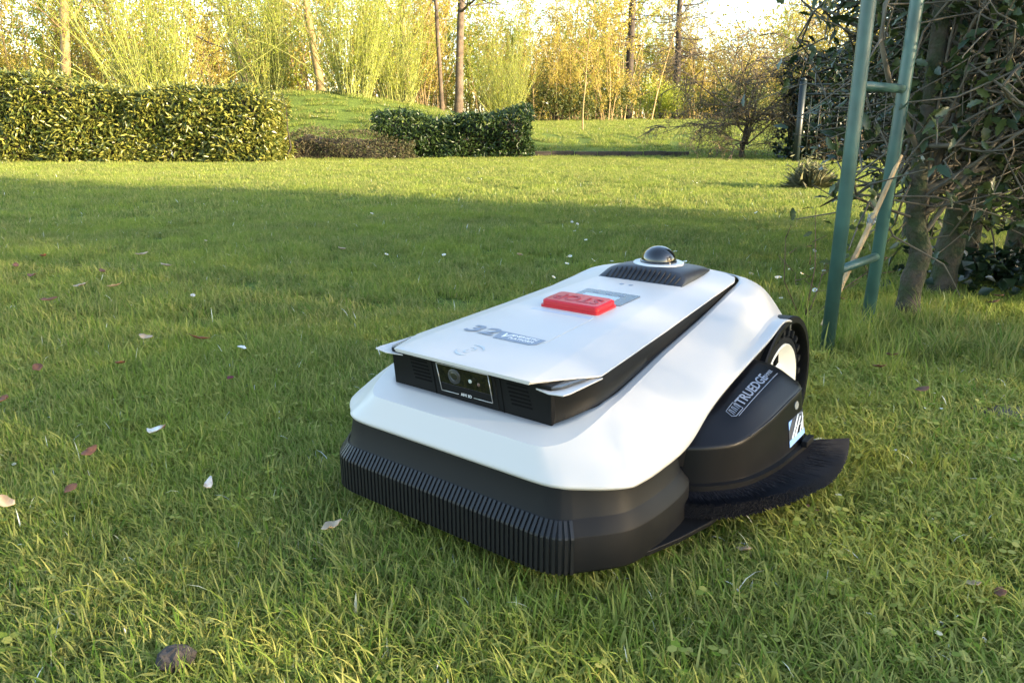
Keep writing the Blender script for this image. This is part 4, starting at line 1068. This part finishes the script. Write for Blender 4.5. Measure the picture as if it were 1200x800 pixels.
# evergreen shrub under the larch and at the field edge
ever = LEAF('evergreen_leaf', [(.05, .075, .015), (.09, .115, .02), (.13, .14, .03)], rough=.5, trans=.3)
def bush_parts(seed, W, H, n, leaf, mat, barkm):
    g = np.random.default_rng(seed); L = Leaves(); mb = MB(); random.seed(seed)
    cl = g.normal(0, .45, (26, 3)) * [W, W * .7, H * .5] + [0, 0, H * .5]; cl[:, 2] = np.clip(cl[:, 2], .1, H)
    idx = g.integers(0, 26, n); pos = cl[idx] + g.normal(0, .17 * W, (n, 3)); pos[:, 2] = np.abs(pos[:, 2])
    L.add(pos, rdir(n, .3), rdir(n, .5), g.uniform(.7, 1.3, n) * leaf, leaf * .4)
    for c in cl:
        mb.tube([V3(random.gauss(0, .05), random.gauss(0, .05), -.05), V3(c[0] * .4, c[1] * .4, c[2] * .6), V3(*c)], [.02, .012, .004], 4, cap=False)
    return [('stems', mb.mesh('bush_stems', barkm, recalc=False), None), ('foliage', L.mesh('bush_leaves', mat), 'stuff')]
BU = bush_parts(51, 1.3, 1.7, 5200, .10, ever, bark)
put('field_shrub', 'rounded green shrub at the far side of the sunlit field', 'shrub', at(655, 27), 27, BU, 0, 1.0)
put('field_shrub', 'wide green shrub below the dark larch', 'shrub', at(700, 29), 29, BU, 2, 1.1)
put('field_shrub', 'yellowish shrub between the two larches', 'shrub', at(770, 32), 32, bush_parts(52, 1.4, 1.5, 4000, .1, spring, bark), 1, 1)
put('field_shrub', 'green shrub behind the drooping bare shrub', 'shrub', at(850, 30), 30, BU, 3, 1.1)

# far wood that closes the view
def far_wood():
    mb = MB(); L = Leaves(); random.seed(61)
    T = []
    for k in range(420):
        x = random.uniform(-48, 52); y = random.uniform(46, 62); h = random.uniform(3.5, 8.5) * (.62 if .5 < x < 3.5 or 10 < x < 17 else 1); P = [V3(x, y, .2)]
        for i in range(4): P.append(P[-1] + V3(random.gauss(0, .25), 0, h / 4))
        mb.tube(P, [random.uniform(.06, .14), .07, .05, .035, .015], 3, cap=False)
        for q in range(12):
            b = P[random.randint(1, 4)]; e = b + V3(random.gauss(0, 1.0), random.gauss(0, .5), random.uniform(0, 1.4)); mb.tube([b, e], [.03, .008], 3, cap=False); T += [tuple(b.lerp(e, random.random())) for _ in range(3)] + [tuple(e)]
    T = np.array(T); n = 120000; idx = rng.integers(0, len(T), n); L.add(T[idx] + rng.normal(0, .55, (n, 3)), rdir(n), rdir(n), rng.uniform(.14, .32, n), .13)
    n = 16000; p = np.stack([rng.uniform(-48, 52, n), rng.uniform(45, 60, n), .3 + rng.exponential(.9, n)], 1); L.add(p, rdir(n), rdir(n), rng.uniform(.2, .4, n), .14)
    root = empty('far_wood', (0, 45, 0)); tag(root, 'golden spring woodland closing the view behind the field', 'woodland', kind='stuff')
    o = mb.build('wood_stems', bark_gold, root, recalc=False); o.location = (0, -45, 0); o['kind'] = 'stuff'
    o = obj('wood_leaves', L.mesh('wood_leaves', spring_g), root); o.location = (0, -45, 0); o['kind'] = 'stuff'
far_wood()

# ------------------------------------------------------------------ lawn edging beyond the low hedge
edgem = M('edging_board', (.05, .04, .03), rough=.9, var=(8, .4), bump=(30, .5, .01))
edg = empty('lawn_edging', (1.3, 12.2, 0)); tag(edg, 'dark timber edging along the far side of the lawn', 'edging')
ex = .26
for k in range(7):
    w_ = .36; z0 = hgt(ex + w_ / 2, 12.2); mb = MB(); mb.box(V3(ex + w_ / 2 - 1.3, .02 * math.sin(k * 2.1), z0 + .03), (w_ - .012, .06, .11 + .01 * (k % 2))); mb.build('board', edgem, edg, smooth=False, bevel=.006); ex += w_

# ------------------------------------------------------------------ drooping bare shrub, fence, ivy bank at the right
def droop_parts(seed, n, R0, H, mat, leafmat):
    random.seed(seed); mb = MB(); T = []; tr = MB()
    tr.tube([V3(0, 0, -.1), V3(.05, 0, .3), V3(.1, .05, .6)], [.04, .035, .03], 7)
    def limb(p, d, ln, r, depth):
        P = [p]; ns = 7 if depth == 0 else 5
        for i in range(ns):
            d = (d + V3(random.gauss(0, .22), random.gauss(0, .22), random.gauss(-.07, .14))).normalized(); P.append(P[-1] + d * ln / ns)
            if P[-1].z < .03: P[-1].z = .03
        mb.tube(P, [r * (1 - .12 * i) for i in range(len(P))], 4, cap=False)
        if depth < 2:
            for q in range(8 if depth == 0 else 5):
                i = random.randint(2, ns) if depth == 0 else random.randint(1, ns)
                limb(P[i], (d * .7 + V3(random.gauss(0, .6), random.gauss(0, .6), random.gauss(-.15, .45))).normalized(), ln * random.uniform(.3, .55), r * .5, depth + 1)
        for q in range(3):
            p2 = P[random.randint(1, ns)]; dd = V3(random.gauss(0, .5), random.gauss(0, .5), -random.uniform(-.2, 1)).normalized() * random.uniform(.08, .3); mb.tube([p2, p2 + dd * .5 + V3(0, 0, .02), p2 + dd], [.003, .002, .001], 3, cap=False); T.extend([tuple(p2 + dd * t) for t in (.4, .7, 1)])
    for k in range(n):
        a = random.uniform(0, 6.283) if k % 3 else random.gauss(3.3, .5)
        el = random.uniform(.15, 1.25); limb(V3(.1, 0, random.uniform(.1, .7)), V3(math.cos(a) * math.cos(el), math.sin(a) * math.cos(el), math.sin(el)), R0 * random.uniform(.6, 1.15) * (H / R0 if el > .8 else 1), random.uniform(.008, .02), 0)
    T = np.array(T); m = 2200; idx = rng.integers(0, len(T), m); L = Leaves(); L.add(T[idx] + rng.normal(0, .02, (m, 3)), rdir(m), rdir(m), rng.uniform(.02, .045, m), .016)
    return [('trunk', tr.mesh('droop_trunk', bark_dark, recalc=False), None), ('branches', mb.mesh('droop_branches', mat, recalc=False), 'stuff'), ('buds', L.mesh('droop_buds', leafmat), 'stuff')]
twig = M('twig_brown', (.13, .095, .055), rough=.85, var=(9, .4))
dp = pix(866, 186)
put('drooping_shrub', 'bare drooping shrub with arching brown twigs beside the dark fence post', 'shrub', dp.x, dp.y, droop_parts(71, 24, 1.25, 2.1, twig, larchleaf))
fpaint = M('dark_green_paint', (.006, .014, .014), rough=.45, var=(12, .3))
f0 = pix(932, 191); fence = empty('metal_fence', (f0.x, f0.y, 0)); tag(fence, 'dark green metal fence with a round post and two top rails', 'fence')
for dx in (0, 1.55):
    mb = MB(); mb.tube([V3(dx, dx * .1, -.1), V3(dx, dx * .1, 1.05)], .045, 10); mb.tube([V3(dx, dx * .1, 1.05), V3(dx, dx * .1, 1.08)], [.05, .02], 10); mb.build('post', fpaint, fence)
for zz in (1.0, .88):
    mb = MB(); mb.tube([V3(-.02, 0, zz), V3(1.6, .16, zz)], .016, 8); mb.build('rail', fpaint, fence)
for k in range(11):
    mb = MB(); x_ = .13 + k * .13; mb.tube([V3(x_, x_ * .1, .06), V3(x_, x_ * .1, .88)], .006, 6); mb.build('bar', fpaint, fence)
ivy = LEAF('ivy_leaf', [(.012, .026, .010), (.022, .045, .016), (.035, .06, .02), (.016, .03, .012)], rough=.35, trans=.15, spec=.5)
iv = pix(1010, 191)
hedge('ivy_bank', 'dense dark ivy mass behind the metal fence', f0.x + .12, f0.x + 4.2, f0.y + .75, .9, 1.45, ivy, 9000, .075, cat='ivy', seed=9, ratio=.8)
# dry tuft
tf = pix(948, 222); dry = LEAF('dry_tuft', [(.20, .19, .11), (.28, .26, .17), (.14, .15, .07)], rough=.7, trans=.3)
L = Leaves(); n = 900; d = rdir(n, .8); L.add(np.zeros((n, 3)) + rng.normal(0, .03, (n, 3)) * [1, 1, .3], d, rdir(n), rng.uniform(.10, .24, n), .004, fold=.1, curl=.3)
L.add(rng.normal(0, .06, (260, 3)) + [0, 0, .14], rdir(260, .3), rdir(260), rng.uniform(.03, .07, 260), .012)
o = obj('dry_lavender_tuft', L.mesh('dry_tuft', dry)); o.location = (tf.x, tf.y, hgt(tf.x, tf.y)); tag(o, 'dry grey-green tuft of lavender near the fence', 'plant')

# ------------------------------------------------------------------ holly
holly_dk = LEAF('holly_leaf', [(.016, .034, .012), (.030, .056, .016), (.048, .078, .022), (.022, .042, .014), (.075, .095, .03)], rough=.34, trans=.12, spec=.4)
hbark = M('holly_bark', (.055, .043, .030), rough=.95, var=(22, .65, ), c2=(.022, .034, .009), bump=(38, 1.0, .02))
htwig = M('holly_twig', (.13, .108, .075), rough=.8, var=(14, .5), bump=(60, .3, .003))
def holly_leaf_mesh():
    # wavy spiny margin, folded along the midrib
    half = [(0, .0), (.10, .16), (.20, .13), (.33, .24), (.45, .17), (.58, .24), (.70, .14), (.82, .13), (1, 0)]
    v = []; f = []
    for i, (t, w) in enumerate(half):
        wv = .05 * math.sin(i * 2.4)
        v += [(t, w, .05 * math.sin(t * 3) + w * .35 + wv * (w > .2)), (t, 0, .06 * math.sin(t * 3)), (t, -w, .05 * math.sin(t * 3) + w * .35 - wv * (w > .2))]
    for i in range(len(half) - 1):
        a = i * 3; f += [(a, a + 1, a + 4, a + 3), (a + 1, a + 2, a + 5, a + 4)]
    me = bpy.data.meshes.new('holly_leaf'); me.from_pydata(v, [], f); me.materials.append(holly_dk); me.polygons.foreach_set('use_smooth', [True] * len(f)); me.update(); return me
hl_me = holly_leaf_mesh()
def holly_tree(label, base, trunk_r, segs, ctr, ext, nleaf, nbr, seed, singles=0, front=True):
    """segs: trunk points relative to base; crown: box centre/extent relative to base; leaves hang on twig ends"""
    random.seed(seed); g = np.random.default_rng(seed)
    root = empty('holly_tree', base); tag(root, label, 'holly tree', 'holly trees in the border')
    tr = MB(); P = cr_([tuple(p) for p in segs], 6); n = len(P)
    rad = [trunk_r * (1.25 if i == 0 else 1) * (1 - .5 * i / n) * (1 + .07 * math.sin(i * 1.3 + seed) + random.uniform(-.04, .04)) for i in range(n)]
    tr.tube(P, rad, 12); tr.build('trunk', hbark, root)
    br = MB(); tw = MB(); tips = []; tdir = []
    for k in range(nbr):
        s = V3(*P[random.randint(n // 3, n - 1)])
        e = V3(ctr[0] + g.uniform(-1, 1) * ext[0], ctr[1] + g.uniform(-1, 1) * ext[1], ctr[2] + g.uniform(-1, 1) * ext[2])
        m1 = s.lerp(e, .35) + V3(random.gauss(0, .13), random.gauss(0, .13), random.gauss(.05, .14)); m2 = s.lerp(e, .7) + V3(random.gauss(0, .16), random.gauss(0, .16), random.gauss(.03, .16))
        Q = cr_([tuple(s), tuple(m1), tuple(m2), tuple(e)], 5); r = random.uniform(.003, .0075)
        br.tube(Q, [r * (1.3 - .07 * i) for i in range(len(Q))], 5, cap=False)
        for q in range(3):      # long crooked bare shoots
            p = V3(*Q[random.randint(3, len(Q) - 1)]); d = V3(random.gauss(-.15, .8), random.gauss(-.3, .8), random.gauss(.1, .7)).normalized(); S_ = [p]
            for i in range(6): d = (d + V3(random.gauss(0, .38), random.gauss(0, .38), random.gauss(0, .38))).normalized(); S_.append(S_[-1] + d * random.uniform(.04, .10))
            br.tube(S_, [.0036 - .0004 * i for i in range(7)], 4, cap=False)
        for i in range(5, len(Q)):
            for q in range(2):
                p = V3(*Q[i]); d = V3(random.gauss(0, 1), random.gauss(0, 1), random.gauss(.1, .8)).normalized(); ln = random.uniform(.08, .30)
                mm = p + d * ln * .5 + V3(random.gauss(0, .025), random.gauss(0, .025), random.gauss(0, .025)); ee = p + d * ln + V3(random.gauss(0, .04), random.gauss(0, .04), -.02)
                tw.tube([p, mm, ee], [.0032, .0024, .0014], 4, cap=False); tips += [tuple(mm.lerp(ee, t)) for t in (.2, .6, 1)]; tdir += [tuple(d)] * 3
    b_ = br.build('branches', htwig, root, recalc=False); t_ = tw.build('twigs', htwig, root, recalc=False); b_['kind'] = 'stuff'; t_['kind'] = 'stuff'
    T = np.array(tips); D = np.array(tdir); idx = g.integers(0, len(T), nleaf)
    # leaves: real holly blades joined into one foliage part
    base_v = np.array([tuple(v.co) for v in hl_me.vertices]); base_f = [tuple(p.vertices) for p in hl_me.polygons]
    d = D[idx] * .7 + g.normal(0, .7, (nleaf, 3)); d /= np.linalg.norm(d, axis=1, keepdims=True); u = g.normal(0, .5, (nleaf, 3)) + [0, -.2, .9]
    sd = np.cross(u, d); sd /= np.linalg.norm(sd, axis=1, keepdims=True); u = np.cross(d, sd); S = g.uniform(.026, .052, nleaf)[:, None]
    pos = T[idx] + g.normal(0, .02, (nleaf, 3))
    vv = (pos[:, None] + (base_v[None, :, 0:1] * d[:, None] + base_v[None, :, 1:2] * sd[:, None] + base_v[None, :, 2:3] * u[:, None]) * S[:, None]).reshape(-1, 3)
    nb = len(base_v); bf = np.array(base_f); ff = (np.arange(nleaf)[:, None, None] * nb + bf[None]).reshape(-1, 4)
    nsg = singles * nb; nsf = singles * len(bf)
    me = bpy.data.meshes.new('holly_foliage'); me.from_pydata(vv[nsg:].tolist(), [], (ff[nsf:] - nsg).tolist()); me.materials.append(holly_dk); me.polygons.foreach_set('use_smooth', [True] * len(me.polygons)); me.update()
    o = obj('foliage', me, root); o['kind'] = 'stuff'
    for i in range(singles):
        m = Matrix((Vector(d[i]), Vector(sd[i]), Vector(u[i]))).transposed() * float(S[i, 0]); m = m.to_4x4(); m.translation = Vector(pos[i]); lf = obj('leaf', hl_me, root); lf.matrix_local = m
    return root
def gp(px, py): q = pix(px, py); q.z = hgt(q.x, q.y) - .01; return q
b1 = gp(1062, 372)
holly_tree('holly with a knobbly mossy trunk right behind the green arch', b1, .031, [(0, 0, 0), (.0, .0, .10), (.012, 0, .19), (-.01, .0, .26), (-.018, .01, .40), (-.01, .02, .62), (.0, .05, 1.0), (.05, .1, 1.5)], (.42, .22, .96), (.36, .32, .52), 4200, 46, 5, singles=60)
b2 = gp(1102, 345)
holly_tree('holly with a straight grey trunk leaning over the dry soil', b2, .042, [(0, 0, 0), (.005, 0, .15), (.02, .0, .32), (.05, .02, .55), (.06, .05, .9), (.1, .1, 1.5)], (.32, .15, .95), (.50, .40, .50), 4000, 46, 6, singles=60)
b3 = gp(1132, 328)
holly_tree('holly with a dark thin trunk in the second row of the border', b3, .034, [(0, 0, 0), (-.01, 0, .2), (.03, .0, .42), (.06, .02, .75), (.1, .1, 1.5)], (.45, .35, 1.0), (.50, .4, .60), 4400, 44, 7)
b4 = gp(1185, 318)
holly_tree('holly with two grey stems above the low ivy', b4, .045, [(0, 0, 0), (.01, 0, .2), (.0, .0, .45), (.03, .02, .8), (.1, .1, 1.6)], (.1, .1, 1.02), (.6, .45, .62), 4400, 44, 8)
b5 = V3(2.35, 2.75, 0)
holly_tree('dense tall holly at the outer end of the border', b5, .06, [(0, 0, 0), (.01, 0, .3), (.0, .0, .8), (.03, .02, 1.4), (.1, .1, 2.4)], (.1, .2, 1.4), (.9, .6, 1.2), 8000, 60, 9)
b6 = V3(1.75, 3.3, 0)
holly_tree('tall holly standing behind the others in the border', b6, .05, [(0, 0, 0), (.01, 0, .3), (.0, .0, .8), (.03, .02, 1.4), (.1, .1, 2.2)], (.60, .2, 1.35), (.60, .6, 1.15), 8000, 60, 10)
# ivy carpet at the foot of the hollies
L = Leaves(); n = 420; c_ = pix(1178, 338); pos = np.stack([c_.x + rng.normal(0, .14, n), c_.y + rng.normal(0, .12, n), rng.uniform(.02, .11, n)], 1)
L.add(pos, rdir(n, .2) * [1, 1, .5], np.tile([0, -.2, 1.], (n, 1)) + rng.normal(0, .3, (n, 3)), rng.uniform(.03, .055, n), rng.uniform(.025, .045, n))
o = obj('ivy_carpet', L.mesh('ivy_carpet', ivy)); tag(o, 'low ivy creeping over the soil below the hollies', 'ivy', kind='stuff')

# hedge and an added leaf screen, out of view to the right, shade lawn and mower

shade_leaf = LEAF('shade_tree_leaf', [(.03, .055, .012), (.05, .08, .02), (.07, .10, .02)], rough=.45, trans=.2)
def qt(q, t): return q * .425 + t * .905, q * .905 - t * .425      # q across the light, t towards the sun
x_, y_ = qt(3.55, 6.0)
def screen(name, label, cat, q0, q1, t, z0, z1, n, leaf, th=.8):
    x, y = qt((q0 + q1) / 2, t); root = empty(name, (x, y, 0), math.atan2(.905, .425)); tag(root, label, cat)
    L = Leaves(); W = (q1 - q0) / 2; pos = np.stack([rng.uniform(-W, W, n), rng.uniform(-th, th, n), rng.uniform(z0, z1, n) + .25 * np.sin(rng.uniform(0, 6, n))], 1)
    k = np.sin(pos[:, 0] * 3.1 + pos[:, 2] * 2.3) + np.sin(pos[:, 2] * 4.1 - pos[:, 0] * 1.7) + rng.normal(0, .8, n); pos = pos[k > -1.1]; n = len(pos)
    L.add(pos, rdir(n), rdir(n), rng.uniform(.7, 1.2, n) * leaf, leaf * .45); o = obj('foliage', L.mesh(name, shade_leaf), root); o['kind'] = 'stuff'
    mb = MB()
    for i in range(int(W * 2 * 2) + 1):
        b = V3(random.uniform(-W, W) * .9, random.uniform(-.2, .2), -.1); P = [b]
        for j in range(5): P.append(P[-1] + V3(random.gauss(0, .12), random.gauss(0, .1), (z1 + .1) / 5))
        mb.tube(P, [.06, .05, .042, .034, .024, .01], 6)
        for j in range(16):
            p = P[random.randint(1, 5)]; e = p + V3(random.gauss(0, .5), random.gauss(0, .35), random.uniform(0, .6)); mb.tube([p, p.lerp(e, .5) + V3(0, 0, .05), e], [.018, .012, .004], 4, cap=False)
    mb.build('stems', bark, root, recalc=False)
screen('yew_hedge', 'tall dense hedge beyond the holly border shading the lawn', 'hedge', 2.5, 4.5, 6.5, .0, 4.2, 15000, .09)
screen('sun_filter_screen', 'added out-of-view leaf screen thinning the sunlight that reaches the mower', 'shrub', -1.6, 2.7, 8.5, .0, 5.0, 60000, .075)  # unseen foliage added to weaken the sun on the mower

# flat grey stone at the border edge
sp_ = pix(1212, 490); mb = MB(); random.seed(5)
P_ = [(.11 * math.cos(t) * random.uniform(.85, 1.1), .075 * math.sin(t) * random.uniform(.85, 1.1)) for t in np.linspace(0, 6.283, 12)[:-1]]
mb.loft([[(x, y, -.03) for x, y in P_], [(x, y, .004) for x, y in P_], [(x * .9, y * .9, .014 + random.uniform(-.006, .006)) for x, y in P_]], cap0=True, cap1=True)
o = mb.build('edging_stone', M('stone_grey', (.09, .08, .07), rough=.9, var=(30, .5), bump=(60, .7, .006)), smooth=False); o.location = (sp_.x, sp_.y, hgt(sp_.x, sp_.y)); tag(o, 'flat dark grey stone half sunk in grass at the holly border', 'stone')
